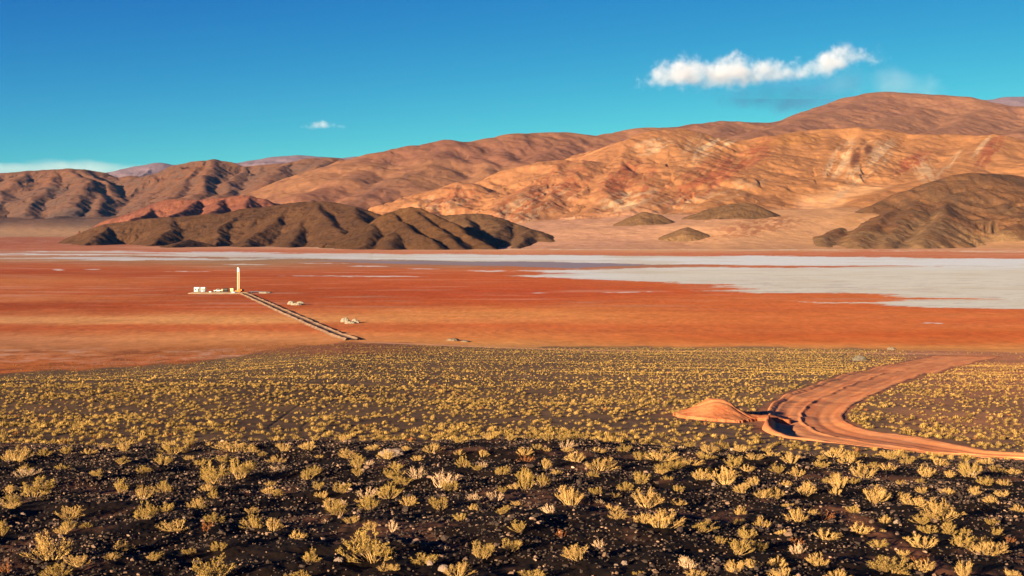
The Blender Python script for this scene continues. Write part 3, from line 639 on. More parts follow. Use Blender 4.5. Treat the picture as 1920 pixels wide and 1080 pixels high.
mountain('hill', 'pointed dark hill with a black shadowed flank at the flat edge', [
 dict(pts=[(p[0], p[1], d) for p, d in [((600,474),3350),((650,446),3400),((700,419),3450),((735,398),3500),((755,390),3500),((772,388),3500),((790,390),3480),((820,403),3400),((860,425),3300),((895,448),3200),((925,466),3100),((940,475),3050)]], s=0.56, r=6, wl=60, fl=0.3),
 ln([(735,398),(745,415),(768,427),(800,443),(838,468)], 3480, 3020, s=0.62, r=5, wl=50), ln([(700,419),(690,440),(670,468)], 3450, 3080, s=0.5, r=12),
 ln([(772,388),(800,412),(835,438),(870,467)], 3500, 3050, s=0.5, r=6, wl=50), ln([(755,425),(740,445),(730,468)], 3330, 3020, s=0.5, r=12)
], (590, 960), (2850, 4200), col_dark((104,67,46), (122,78,50), (84,55,42), 9), MF, 260, 8, 55, 15, 1.5, 0.28, sk_=8.0, cat='hill', seed=99)

# ------------------------------------------------------------------ mesh collecting helper
class MBd:
    def __init__(s): s.v = []; s.f = []
    def add(s, v, f):
        b = len(s.v); s.v += [tuple(p) for p in v]; s.f += [tuple(i+b for i in q) for q in f]
    def box(s, x0, x1, y0, y1, z0, z1, rz=0, o=(0, 0)):
        v = [(x, y, z) for z in (z0, z1) for x, y in ((x0, y0), (x1, y0), (x1, y1), (x0, y1))]
        s.add(v, [(0, 3, 2, 1), (4, 5, 6, 7), (0, 1, 5, 4), (1, 2, 6, 5), (2, 3, 7, 6), (3, 0, 4, 7)])
    def prism(s, prof, y0, y1):
        n = len(prof); v = [(x, y0, z) for x, z in prof]+[(x, y1, z) for x, z in prof]
        s.add(v, [tuple(range(n)), tuple(range(2*n-1, n-1, -1))]+[(i+n, (i+1) % n+n, (i+1) % n, i) for i in range(n)])
    def bar(s, a, b, r, n=4):
        a = Vector(a); b = Vector(b); d = (b-a).normalized(); u = d.orthogonal().normalized(); w = d.cross(u)
        ring = [u*math.cos(2*math.pi*i/n)*r+w*math.sin(2*math.pi*i/n)*r for i in range(n)]
        s.add([a+q for q in ring]+[b+q for q in ring], [(i, (i+1) % n, (i+1) % n+n, i+n) for i in range(n)]+[tuple(range(n-1, -1, -1)), tuple(range(n, 2*n))])
    def build(s, name, mat, parent=None, bevel=0):
        me = bpy.data.meshes.new(name); me.from_pydata(s.v, [], s.f); me.update(); me.materials.append(mat)
        o = obj(name, me, parent)
        if bevel:
            m = o.modifiers.new('bevel', 'BEVEL'); m.width = bevel; m.segments = 2
        return o
def ico():
    t = (1+5**0.5)/2
    v = np.array([(-1,t,0),(1,t,0),(-1,-t,0),(1,-t,0),(0,-1,t),(0,1,t),(0,-1,-t),(0,1,-t),(t,0,-1),(t,0,1),(-t,0,-1),(-t,0,1)], float); v /= np.linalg.norm(v[0])
    f = [(0,11,5),(0,5,1),(0,1,7),(0,7,10),(0,10,11),(1,5,9),(5,11,4),(11,10,2),(10,7,6),(7,1,8),(3,9,4),(3,4,2),(3,2,6),(3,6,8),(3,8,9),(4,9,5),(2,4,11),(6,2,10),(8,6,7),(9,8,1)]
    return v, np.array(f)
def ico_sub(n):
    v, f = ico(); v = list(map(tuple, v)); f = [tuple(a) for a in f]
    for _ in range(n):
        c = {}; nf = []
        def mid(a, b):
            k = (min(a, b), max(a, b))
            if k not in c:
                p = np.array(v[a])+np.array(v[b]); p /= np.linalg.norm(p); c[k] = len(v); v.append(tuple(p))
            return c[k]
        for a, b, d in f:
            e, g, h = mid(a, b), mid(b, d), mid(d, a); nf += [(a, e, h), (b, g, e), (d, h, g), (e, g, h)]
        f = nf
    return np.array(v), np.array(f)

# ------------------------------------------------------------------ orange mound by the road
def build_mound():
    mx_, my_, mz_ = img2world(1345, 786, 60)
    g = np.linspace(-5, 9, 170); h = np.linspace(-4.5, 6, 130); X, Y = np.meshgrid(g, h)
    top = 1.50*np.exp(-(np.abs(np.hypot(X/1.85, (Y-0.5)/2.1))**1.7))
    top = np.minimum(top, 1.38+0.05*fbm(X, Y, 2, 3))
    tail = 0.34*np.exp(-((Y+0.4-0.05*X)/1.1)**2)*sst(-1, 1.2, X)*(1-sst(3.5, 6, X))
    Z = np.maximum(top, tail)+0.02
    gr = -0.09*np.exp(-((Y+0.5*X+0.2-0.25*np.sin(X*1.7))/0.16)**2)*(top > 0.15)
    Z = Z+gr+0.05*fbm(X/0.9, Y/0.9, 3, 601)*np.clip(Z*3, 0, 1)+0.02*fbm(X/0.2, Y/0.2, 2, 603)
    Z = np.where(Z < 0.17+0.04*fbm(X, Y, 2, 605), Z-0.35, Z)
    base = base_z(X+mx_, Y+my_)-mz_
    col = mixc(np.broadcast_to(alb((194,114,66), KF*1.1), X.shape+(3,)), alb((182,96,54), KF*1.1), np.clip(0.5+fbm(X/1.3, Y/1.3, 4, 607), 0, 1))
    V = np.stack([X, Y, Z+base], -1).reshape(-1, 3)
    o = obj('dirt_mound', np_mesh('dirt_mound', V, grid_faces(*X.shape), mat_attr('mound_dirt', 0.95, 0.5, 8, 0.2, 7, 6, 0.05, 0.04), col.reshape(-1, 3)), None, (mx_, my_, mz_))
    tag(o, 'orange mound of bulldozed dirt beside the bend of the road', 'dirt mound')
build_mound()

# ------------------------------------------------------------------ drilling camp on the flat
def flat(px, py): d = CAMZ*F/(py-HY); return ((px-CX)/F*d, d, 0.0)
WHITE = mat_flat('white_paint', (0.42, 0.44, 0.42), 0.5, 0.06); CREAM = mat_flat('cream_steel', (0.36, 0.30, 0.20), 0.55, 0.12); DARK = mat_flat('dark_steel', (0.02, 0.018, 0.018), 0.6)
ORANGE = mat_flat('orange_paint', (0.42, 0.12, 0.012), 0.5, 0.1); GREEN = mat_flat('pale_green_paint', (0.27, 0.32, 0.16), 0.55, 0.08); GLASS = mat_flat('dark_glass', (0.01, 0.012, 0.015), 0.15, 0.0, spec=0.6)
RUBBER = mat_flat('rubber', (0.015, 0.015, 0.015), 0.9); TAN = mat_flat('tan_paint', (0.24, 0.17, 0.09), 0.6); BLUE = mat_flat('pale_blue_tarpaulin', (0.22, 0.25, 0.32), 0.7); PIPE = mat_flat('grey_blue_steel', (0.07, 0.075, 0.10), 0.5)

def strip_mesh(name, label, P, T, prof, colr, cat, mat, sd):
    n = len(P); d = np.gradient(P[:, :2], axis=0); d /= np.linalg.norm(d, axis=1)[:, None]; nr = np.stack([-d[:, 1], d[:, 0]], 1)
    U, TT = np.meshgrid(np.arange(n), T, indexing='ij')
    wob = 0.35*fbm(U/18, TT*0, 3, sd)
    X = P[:, 0][:, None]+nr[:, 0][:, None]*(TT+wob); Y = P[:, 1][:, None]+nr[:, 1][:, None]*(TT+wob)
    Z = base_z(X, Y)+prof(TT, U)*(1+0.25*fbm(U/7, TT/1.2, 3, sd+1))
    col = mixc(np.broadcast_to(alb(colr[0]), X.shape+(3,)), alb(colr[1]), np.clip(0.5+fbm(X/3, Y/3, 4, sd+2), 0, 1))
    o = obj(name, np_mesh(name, np.stack([X, Y, Z], -1).reshape(-1, 3), grid_faces(n, len(T)), mat, col.reshape(-1, 3))); tag(o, label, cat, kind='structure')
MT = mat_attr('track_soil', 0.95, 0.4, 3, 0.15, 2, 5, 0.05, 0.05)
cw = [flat(a, b)[:2]+(0,) for a, b in ((452,549.5),(462,553),(484,563),(507,573.5),(530,584),(553,594.5),(585,608.5),(608,618),(634,629),(660,640))]
CP = densify(np.array(cw), 0.8)
def cprof(t, u):
    return -0.3+0.50*np.exp(-(t/2.9)**8)+0.60*np.exp(-((np.abs(t)-1.95)/0.36)**2)+0.04*np.exp(-(t/0.4)**2)
strip_mesh('track', 'raised pale causeway track with a berm on each side', CP, np.linspace(-4.6, 4.6, 80), cprof, ((136,98,70),(112,78,56)), 'causeway', MT, 701)
pad = np.array([flat(a, 549.6)[:2]+(0,) for a in np.linspace(354, 466, 60)])
def pprof(t, u):
    e = 14*(0.35+0.65*np.sin(np.clip(u/59.0, 0, 1)*math.pi)**0.4)*np.where(t > 0, 0.6, 1.0)
    return -0.3+0.75*np.exp(-(t/e)**6)*sst(0, 3, u)
strip_mesh('track', 'pale earth pad under the drilling camp', pad, np.linspace(-22, 22, 50), pprof, ((212,172,122),(200,146,100)), 'earth pad', MT, 711)

def drill_rig():
    x, y, z = flat(447, 549.4); r = empty('drill_rig', (x, y, 0.45)); tag(r, 'tall white lattice drilling mast standing at the end of the causeway', 'drill rig')
    m = MBd(); H = 12.6
    for sx in (-0.52, 0.52):
        for sy in (-0.5, 0.5): m.box(sx-0.11, sx+0.11, sy-0.10, sy+0.10, 1.0, H)
    for k in range(15):
        zz = 1.3+k*0.78
        for sy in (-0.55, 0.55):
            m.bar((-0.5, sy, zz), (0.5, sy, zz+0.0), 0.05); m.bar((-0.5, sy, zz), (0.5, sy, zz+0.78), 0.03)
        for sx in (-0.52, 0.52): m.bar((sx, -0.5, zz), (sx, 0.5, zz+0.78), 0.035)
    m.build('mast', CREAM, r)
    c = MBd(); c.prism([(-0.64, H), (0.64, H), (0.64, H+1.8), (0.4, H+2.4), (-0.4, H+2.9), (-0.64, H+2.8)], -0.58, 0.58); c.build('crown_block', WHITE, r, 0.06)
    b = MBd(); b.box(-1.6, 1.6, -1.3, 1.3, 0.45, 1.05); b.box(0.4, 2.3, -1.0, 1.0, 1.05, 1.9); b.bar((-2.2, -1.2, 0.7), (1.4, -1.2, 1.7), 0.14); b.box(0.7, 1.1, -1.45, -1.2, 0.1, 2.5)
    b.build('substructure', ORANGE, r, 0.04)
    e = MBd(); e.box(1.2, 3.0, 1.1, 2.2, 0.6, 2.0); e.build('engine', DARK, r, 0.05)
    for sx in (-1.4, 1.4):
        for sy in (-1.15, 1.15):
            l = MBd(); l.bar((sx, sy, 0), (sx, sy, 0.5), 0.14, 8); l.box(sx-0.35, sx+0.35, sy-0.35, sy+0.35, -0.06, 0.06); l.build('jack', DARK, r)
drill_rig()
def cabin(px, w, label, rz=0.0):
    x, y, z = flat(px, 549.0); r = empty('portable_cabin', (x, y, 0.4), rz); tag(r, label, 'cabin', 'white camp cabins')
    b = MBd(); b.box(-w/2, w/2, -1.3, 1.3, 0.35, 2.9); b.build('wall', WHITE, r, 0.03)
    f = MBd(); f.box(-w/2-0.08, w/2+0.08, -1.4, 1.4, 2.9, 3.08); f.build('roof', WHITE, r, 0.02)
    d = MBd(); d.box(w/2-1.05, w/2-0.2, -1.34, -1.303, 0.4, 2.45); d.build('door', DARK, r)
    wn = MBd(); wn.box(-w/2+0.4, -w/2+1.2, -1.34, -1.303, 1.4, 2.2); wn.build('window', GLASS, r)
    for sx in (-w/2+0.4, w/2-0.4):
        k = MBd(); k.box(sx-0.15, sx+0.15, -1.2, 1.2, 0, 0.35); k.build('skid', DARK, r)
cabin(369.5, 3.2, 'left and wider one of the two white cabins at the camp', 0.05)
cabin(381.5, 2.6, 'right hand and narrower one of the two white camp cabins', -0.05)
def truck():
    x, y, z = flat(409, 548.6); r = empty('pickup_truck', (x, y, 0.42), 0.12); tag(r, 'white pickup truck parked between the cabins and the mast', 'pickup truck')
    b = MBd(); b.prism([(-2.6, 0.45), (2.6, 0.45), (2.6, 1.0), (1.3, 1.12), (0.7, 1.85), (-0.8, 1.85), (-1.0, 1.15), (-2.6, 1.15)], -0.9, 0.9); b.build('body', WHITE, r, 0.07)
    g = MBd(); g.prism([(1.1, 1.2), (0.62, 1.76), (-0.7, 1.76), (-0.82, 1.2)], -0.915, 0.915); g.build('window', GLASS, r)
    for sx in (-1.6, 1.6):
        for sy in (-0.85, 0.85):
            w = MBd(); w.bar((sx, sy-0.13, 0.4), (sx, sy+0.13, 0.4), 0.4, 14); o = w.build('wheel', RUBBER, r)
truck()
def tanker():
    x, y, z = flat(423, 548.7); r = empty('water_bowser', (x, y, 0.42), -0.1); tag(r, 'dark wheeled tank trailer with a tan box, left of the green container', 'tank trailer')
    t = MBd(); t.bar((-1.6, 0, 1.5), (1.4, 0, 1.5), 0.8, 16); t.build('tank', DARK, r)
    c = MBd(); c.box(-2.6, -1.5, -0.8, 0.8, 0.5, 1.9); c.build('pump_box', TAN, r, 0.05)
    f = MBd(); f.box(-2.5, 1.8, -0.75, 0.75, 0.45, 0.68); f.build('chassis', DARK, r)
    for sx in (-1.2, 1.0):
        for sy in (-0.85, 0.85):
            w = MBd(); w.bar((sx, sy-0.12, 0.42), (sx, sy+0.12, 0.42), 0.42, 12); w.build('wheel', RUBBER, r)
tanker()
def container():
    x, y, z = flat(435, 548.4); r = empty('container', (x, y, 0.45)); tag(r, 'pale green box container just left of the mast', 'container')
    b = MBd(); b.box(-1.1, 1.1, -1.1, 1.1, 0.1, 2.2); b.build('body', GREEN, r, 0.05)
    for i in (-0.55, 0.55):
        d = MBd(); d.box(i-0.5, i+0.5, -1.14, -1.103, 0.2, 2.1); d.build('door', GREEN, r)
container()
def lump(name, label, cat, px, py, w, h, dpt, mat, sd, z0=0.0, loc=None, group=None):
    v, f = ico_sub(4); x, y, z = loc if loc else flat(px, py); z = base_z(np.array([x]), np.array([y]))[0] if not loc else z
    n = fbm(v[:, 0]*1.6+sd, v[:, 1]*1.6+v[:, 2], 4, 900+sd, 0.6); n2 = ridged(v[:, 0]*2.4+sd, v[:, 1]*2.4+v[:, 2]*2, 3, 930+sd)-0.6
    v = v*(1+0.25*n+0.22*n2)[:, None]*np.array([w/2, dpt/2, h])
    v[:, 2] = np.where(v[:, 2] < 0, v[:, 2]*0.25, v[:, 2])
    o = obj(name, np_mesh(name, v, f, mat), None, (x, y, z+z0)); tag(o, label, cat, group); return o
SALTM = mat_flat('salt_heap', (0.19, 0.155, 0.12), 0.9, 0.25, 0.8, 0.1)
lump('tarpaulin_heap', 'pale blue tarpaulin heap at the foot of the mast', 'tarpaulin', 438, 550.4, 3.2, 0.9, 2, BLUE, 3, 0.35)
lump('sack_pile', 'small white pile between the cabins and the pickup truck', 'sack pile', 394.5, 549.3, 1.9, 0.8, 1.4, WHITE, 5, 0.35)
lump('spoil_heap', 'flat pale heap on the flat just right of the drilling camp', 'spoil heap', 498, 549.6, 8.5, 0.9, 7, SALTM, 6)
for i, (px, py, w, h, lab) in enumerate([(547,570.5,4.6,1.7,'left peak of the pale spoil heaps beside the middle of the causeway'),(556,572,5.2,1.1,'low middle one of the three pale heaps near the middle of the causeway'),(563,571.5,4.2,1.6,'right peak of the three pale heaps near the middle of the causeway'),
        (648,603.5,4.0,1.7,'left and separate one of the three pale heaps near the gravel edge'),(657,606.5,4.4,0.9,'low middle one of the three pale heaps near the gravel edge'),(666,605.5,3.6,1.5,'right one of the three pale heaps near the gravel edge')]):
    lump('spoil_heap', lab, 'spoil heap', px, py, w, h, w*0.9, SALTM, 10+i)
ROCKT = mat_flat('tan_rock', (0.12, 0.085, 0.06), 0.9, 0.3, 3, 0.1)
lump('spoil_heap', 'low tan heap at the near edge of the flat, right of the causeway', 'spoil heap', 848, 640.5, 4.2, 0.8, 4, ROCKT, 31); lump('spoil_heap', 'small tan heap just right of the low tan heap', 'spoil heap', 873, 643, 3, 0.5, 3, ROCKT, 32)
def pipes():
    x, y, z = flat(482, 549.4); r = empty('pipe_rack', (x, y, 0.1), 0.05); tag(r, 'rack of blue grey drill pipes lying right of the mast', 'pipe rack')
    for i in range(8):
        p = MBd(); p.bar((-4.5, -1.6+i*0.42, 0.75), (4.5, -1.6+i*0.42, 0.75), 0.16, 8); p.build('pipe', PIPE, r)
    for sx in (-3, 3):
        t = MBd(); t.box(sx-0.2, sx+0.2, -2, 2, 0, 0.58); t.build('trestle', DARK, r)
pipes()

# ------------------------------------------------------------------ shrubs
def tubes(paths, radii, sides=3):
    Vs, Fs, b = [], [], 0
    for P, R in zip(paths, radii):
        P = np.asarray(P); n = len(P); t = np.gradient(P, axis=0); t /= np.linalg.norm(t, axis=1)[:, None]+1e-9
        u = np.cross(t, [0.31, 0.22, 0.93]); u /= np.linalg.norm(u, axis=1)[:, None]+1e-9; w = np.cross(t, u)
        a = np.arange(sides)*2*math.pi/sides
        ring = P[:, None, :]+(u[:, None, :]*np.cos(a)[None, :, None]+w[:, None, :]*np.sin(a)[None, :, None])*np.asarray(R)[:, None, None]
        Vs.append(ring.reshape(-1, 3)); i = np.arange(n-1)[:, None]*sides; k = np.arange(sides)[None, :]; k2 = (k+1) % sides
        Fs.append(np.stack([i+k, i+k2, i+sides+k2, i+sides+k], -1).reshape(-1, 4)+b); b += n*sides
    return np.concatenate(Vs), np.concatenate(Fs)
def shrub_geom(kind, sd):
    r = np.random.default_rng(sd); paths, radii, leaf = [], [], []
    ns = {'g': 22, 's': 24, 'p': 22, 'o': 14}[kind]; nt = {'g': 11, 's': 11, 'p': 9, 'o': 4}[kind]; thick = {'g': 0.009, 's': 0.011, 'p': 0.015, 'o': 0.011}[kind]
    lean = r.normal(0, 0.10, 2); lob = r.uniform(0, 6.28); squ = r.uniform(0.75, 1.0)
    for i in range(ns):
        az = r.uniform(0, 2*math.pi); q = math.sqrt(r.uniform(0.02, 1)); hh = math.sqrt(max(0.06, 1-0.80*q*q))*r.uniform(0.70, 1.05)*(1+0.18*math.cos(2*(az-lob)))
        b0 = np.array([math.cos(az)*0.08*r.uniform(0, 1.6), math.sin(az)*0.08*r.uniform(0, 1.6), -0.04])
        tip = np.array([math.cos(az)*0.5*q+lean[0], math.sin(az)*0.5*q*squ+lean[1], hh])
        mid = b0+(tip-b0)*np.array([0.55, 0.55, 0.36])+r.normal(0, 0.04, 3); m2 = b0+(tip-b0)*np.array([0.82, 0.82, 0.68])+r.normal(0, 0.035, 3)
        t = np.linspace(0, 1, 6)[:, None]; P = (1-t)**3*b0+3*(1-t)**2*t*mid+3*(1-t)*t*t*m2+t**3*tip; P[1:-1] += r.normal(0, 0.012, (4, 3))
        paths.append(P); radii.append(np.linspace(thick, thick*0.35, 6))
        for j in range(nt):
            u = r.uniform(0.35, 0.97); k = u*5; i0 = int(k); c = P[i0]+(P[min(i0+1, 5)]-P[i0])*(k-i0)
            dr = (tip-b0)/np.linalg.norm(tip-b0)+r.normal(0, 0.42, 3)+np.array([0, 0, 0.45]); dr /= np.linalg.norm(dr)
            l = r.uniform(0.12, 0.26)*(1.15-0.5*u); e = c+dr*l; md = c+dr*l*0.5+r.normal(0, 0.02, 3)
            paths.append(np.array([c, md, e])); radii.append([thick*0.55, thick*0.42, thick*0.22])
            nl = {'g': 11, 's': 6, 'p': 1, 'o': 9}[kind]
            for _ in range(nl):
                a = c+(e-c)*r.uniform(0.25, 1.05)+r.normal(0, 0.012, 3); ld = dr+r.normal(0, 0.55, 3)+np.array([0, 0, 0.35]); ld /= np.linalg.norm(ld)
                s = np.cross(ld, r.normal(0, 1, 3)); s /= np.linalg.norm(s)+1e-9; L = r.uniform(0.03, 0.065); wd = r.uniform(0.005, 0.009)
                leaf.append([a-s*wd, a+s*wd, a+ld*L])
    Vw, Fw = tubes(paths, radii); Vl = np.array(leaf).reshape(-1, 3); Fl = np.arange(len(Vl)).reshape(-1, 3)
    return Vw, Fw, Vl, Fl
WOOD = {'g': mat_flat('green_shrub_stem', (0.30, 0.18, 0.07), 0.9, 0.25, 5, 0.1, 0.15), 's': mat_flat('straw_shrub_stem', (0.38, 0.235, 0.09), 0.9, 0.25, 5, 0.1, 0.15), 'p': mat_flat('bleached_stem', (0.42, 0.27, 0.16), 0.9, 0.25, 5, 0.1, 0.12), 'o': mat_flat('rusty_stem', (0.20, 0.075, 0.03), 0.9, 0.25, 5, 0.1, 0.15)}
LEAF = {'g': mat_flat('green_shrub_leaf', (0.27, 0.17, 0.045), 0.85, 0.2, 3, 0.1, 0.2), 's': mat_flat('straw_shrub_leaf', (0.36, 0.21, 0.065), 0.85, 0.2, 3, 0.1, 0.18), 'p': mat_flat('bleached_leaf', (0.38, 0.25, 0.13), 0.85, 0.2, 3, 0.1, 0.1), 'o': mat_flat('rusty_leaf', (0.28, 0.10, 0.025), 0.85, 0.2, 3, 0.1, 0.15)}
LISTS = """g:85,855,35,14;125,850,30,14;45,885,30,14;120,880,35,12;225,870,28,12;225,924,28,28;312,923,35,22;270,884,32,14;182,894,28,14;325,850,50,22;305,872,40,20;405,910,60,38;450,897,55,36;402,936,22,18;418,868,30,14;372,872,30,12;85,943,20,10;25,948,50,22;65,932,75,40
s:30,868,55,30;165,850,30,12;265,935,34,30;440,845,70,20;235,845,30,18;18,928,25,18;350,848,26,10;200,842,30,12
p:45,895,60,18;525,883,50,14;692,872,24,8;782,898,38,28;828,913,62,34;685,932,46,22;905,880,26,14;890,940,30,16;930,938,36,20;735,1000,18,26;610,982,16,12;1125,1024,26,18;1285,1057,26,16
s:530,845,30,14;580,845,36,18;520,870,34,16;725,862,40,18;810,850,38,18;505,922,26,16;780,865,22,12;860,855,20,12;905,855,24,14;620,955,50,22;655,860,44,12;760,845,24,10;700,842,30,12
g:578,896,30,20;668,878,34,24;671,895,20,18;742,880,34,14;752,908,42,16;518,932,26,14;596,921,22,16;640,923,34,20;728,936,50,26;695,955,40,30;872,880,28,22;942,890,34,18;825,957,40,25
o:985,865,40,16;385,1000,24,24;12,1078,26,30;1053,1005,26,16;1487,1012,36,14;1890,1012,26,12
s:1022,876,24,18;1080,868,40,20;1125,882,58,28;1045,890,22,12;1070,948,50,42;1215,953,58,38;1315,903,36,26;1360,913,56,36;1400,883,26,14;1415,910,26,18;1395,922,20,14;1430,937,34,18;1154,930,24,12;1290,872,50,14;1235,862,60,20;1273,950,30,14;965,945,20,10;1330,850,36,18;1120,850,30,12;1060,850,26,10
g:985,920,30,40;1018,910,28,24;1112,895,28,12;1200,905,34,24;1265,880,44,18;1375,878,38,22;1270,922,24,14;1255,902,24,8;1200,860,40,16;1170,850,30,14;1240,885,34,16
s:1495,893,30,18;1575,917,38,28;1510,932,36,30;1455,937,28,24;1470,912,26,14;1620,897,46,30;1590,872,40,18;1640,942,56,34;1735,894,34,26;1778,897,24,14;1730,922,26,12;1690,935,26,16;1775,925,30,14;1830,925,24,18;1880,932,28,14;1885,910,28,14;1860,942,30,16;1690,912,22,10;1485,868,40,18;1560,860,50,18;1670,862,44,18;1900,890,30,12;1480,950,26,10;1720,952,46,20;1410,862,34,14;1445,855,30,12;1760,872,36,14;1850,868,34,12
g:1820,897,46,30;1540,880,30,14;1640,876,26,12;1700,872,30,14;1865,885,30,14;1600,905,22,12
s:22,956,30,12;128,972,50,26;95,1052,80,56;330,998,60,22;230,1030,44,22;205,1057,34,16;728,1070,40,18;858,1079,54,28;1155,976,38,18;1240,996,66,36;1085,1057,50,34;1385,967,24,18;1430,988,30,24;1305,1084,40,14
g:5,1002,30,30;127,996,32,18;163,994,26,12;110,1082,60,28;270,980,44,34;405,978,50,18;288,1056,34,16;412,1038,34,18;400,1086,80,46;632,968,48,28;700,1050,95,60;795,1054,56,20;903,1047,46,36;560,1087,50,22;940,965,30,12;975,1002,32,20;1314,995,50,20;1387,983,24,12;1403,1006,40,22;1382,1039,44,32;1000,1087,50,18;1198,1082,24,12
s:1495,977,42,26;1467,999,26,14;1548,1008,50,20;1660,982,24,16;1765,972,85,40;1730,1033,52,26;1850,1042,58,26;1535,1060,42,24;1458,1064,40,22;1470,1085,50,22;1810,1084,36,34;1895,1082,34,18;1570,1086,46,18;1655,995,14,10;1910,960,26,14
g:1740,995,38,16;1780,997,30,12;1812,995,24,10;1860,985,28,14;1868,1002,24,16;1800,1027,48,28;1652,1033,44,16;1670,1074,90,30;1700,1012,20,10"""
spots = []
for line in LISTS.split('\n'):
    k, r_ = line.split(':')
    for t in r_.split(';'):
        a = list(map(float, t.split(','))); spots.append([k]+a)
Rn = random.Random(21)
def visible_near(px, py):
    x, d, z = img2world(px, py); return (x, d, z) if d < 39.5 else None
fg = []
for k, px, py, w, h in spots:
    p = visible_near(px, min(py, 1092))
    if p is None: p = visible_near(px, py+9) or visible_near(px, py+18)
    if p: fg.append((k, p[0], p[1], p[2], w*p[1]/F, h*p[1]/F*0.97))
tries = 0
while len(fg) < 300 and tries < 20000:
    tries += 1
    px = Rn.uniform(-5, 1925); py = 822+Rn.random()**1.7*258
    if px < 1150 and Rn.random() < 0.35: continue
    p = visible_near(px, py)
    if not p: continue
    w = Rn.uniform(0.20, 0.50)*(0.7 if py > 930 else 1)
    if any((p[0]-q[1])**2+((p[1]-q[2])*0.6)**2 < (0.42*(w+q[4])+0.06)**2 for q in fg): continue
    k = Rn.choices('gspo', [5, 6, 1, 0.25])[0]; fg.append((k, p[0], p[1], p[2], w, w*Rn.uniform(0.42, 0.62)))
SH = {k: [shrub_geom(k, 40+i*7+ord(k)) for i in range(n)] for k, n in (('g', 5), ('s', 5), ('p', 3), ('o', 2))}
SHM = {k: [(np_mesh('stems', a, b, WOOD[k], smooth=False), np_mesh('foliage', c, d, LEAF[k], smooth=False)) for a, b, c, d in v] for k, v in SH.items()}
cname = {'g': 'olive green', 's': 'straw yellow', 'p': 'bleached bare', 'o': 'rusty orange'}
def cell(px, py, w):
    cz = min(int(max(px, 0)/240), 7); col = ['at the far left', 'at the left', 'left of centre', 'just left of centre', 'just right of centre', 'right of centre', 'at the right', 'at the far right'][cz]
    row = 'by the bottom edge' if py > 1030 else 'low on the stony slope' if py > 965 else 'midway up the stony slope' if py > 905 else 'high on the stony slope' if py > 862 else 'on the slope brow'
    return row, col, 'big' if w > 44 else 'medium' if w > 26 else 'small'
ORD = ['leftmost', 'second', 'third', 'fourth', 'fifth', 'sixth', 'seventh', 'eighth', 'ninth', 'tenth', 'eleventh', 'twelfth']
ORD = ORD+['thirteenth', 'fourteenth', 'fifteenth']
groups = {}
for i, q in enumerate(fg):
    px, py = proj(q[1], q[2], q[3]); r_, c_, s_ = cell(px, py, q[4]*F/q[2]); groups.setdefault((cname[q[0]], s_, r_, c_), []).append((px, i))
labels = {}
for (cn, s_, r_, c_), L in groups.items():
    L.sort()
    for n, (px, i) in enumerate(L):
        labels[i] = f'{s_} {cn} shrub {r_} {c_}' if len(L) == 1 else f'{s_} {cn} shrub {r_} {c_}, {ORD[min(n, 14)]} from left' if n else f'{s_} {cn} shrub {r_} {c_}, leftmost there'
src = {}
for i, (k, x, y, z, w, h) in enumerate(fg):
    vi = Rn.randrange(len(SHM[k])); key = (k, vi)
    if key not in src:
        r = empty('shrub', (0, 0, 0)); a = obj('stems', SHM[k][vi][0], r); b = obj('foliage', SHM[k][vi][1], r); src[key] = (r, a, b)
        cr, ca, cb = r, a, b
    else:
        r0, a0, b0 = src[key]; cr = r0.copy(); ca = a0.copy(); cb = b0.copy()
        for o_ in (cr, ca, cb): C.objects.link(o_)
        ca.parent = cr; cb.parent = cr
    mz_ = float(0.045*fbm(np.array([x/0.9]), np.array([y/1.5]), 2, 40)[0]); cr.location = (x, y, z+mz_-0.015); cr.rotation_euler = (0, 0, Rn.uniform(0, 6.28)); cr.scale = (w*1.12, w*1.12, max(h*1.08, 0.32*w))
    tag(cr, labels[i], 'shrub', 'shrubs on the stony foreground slope')

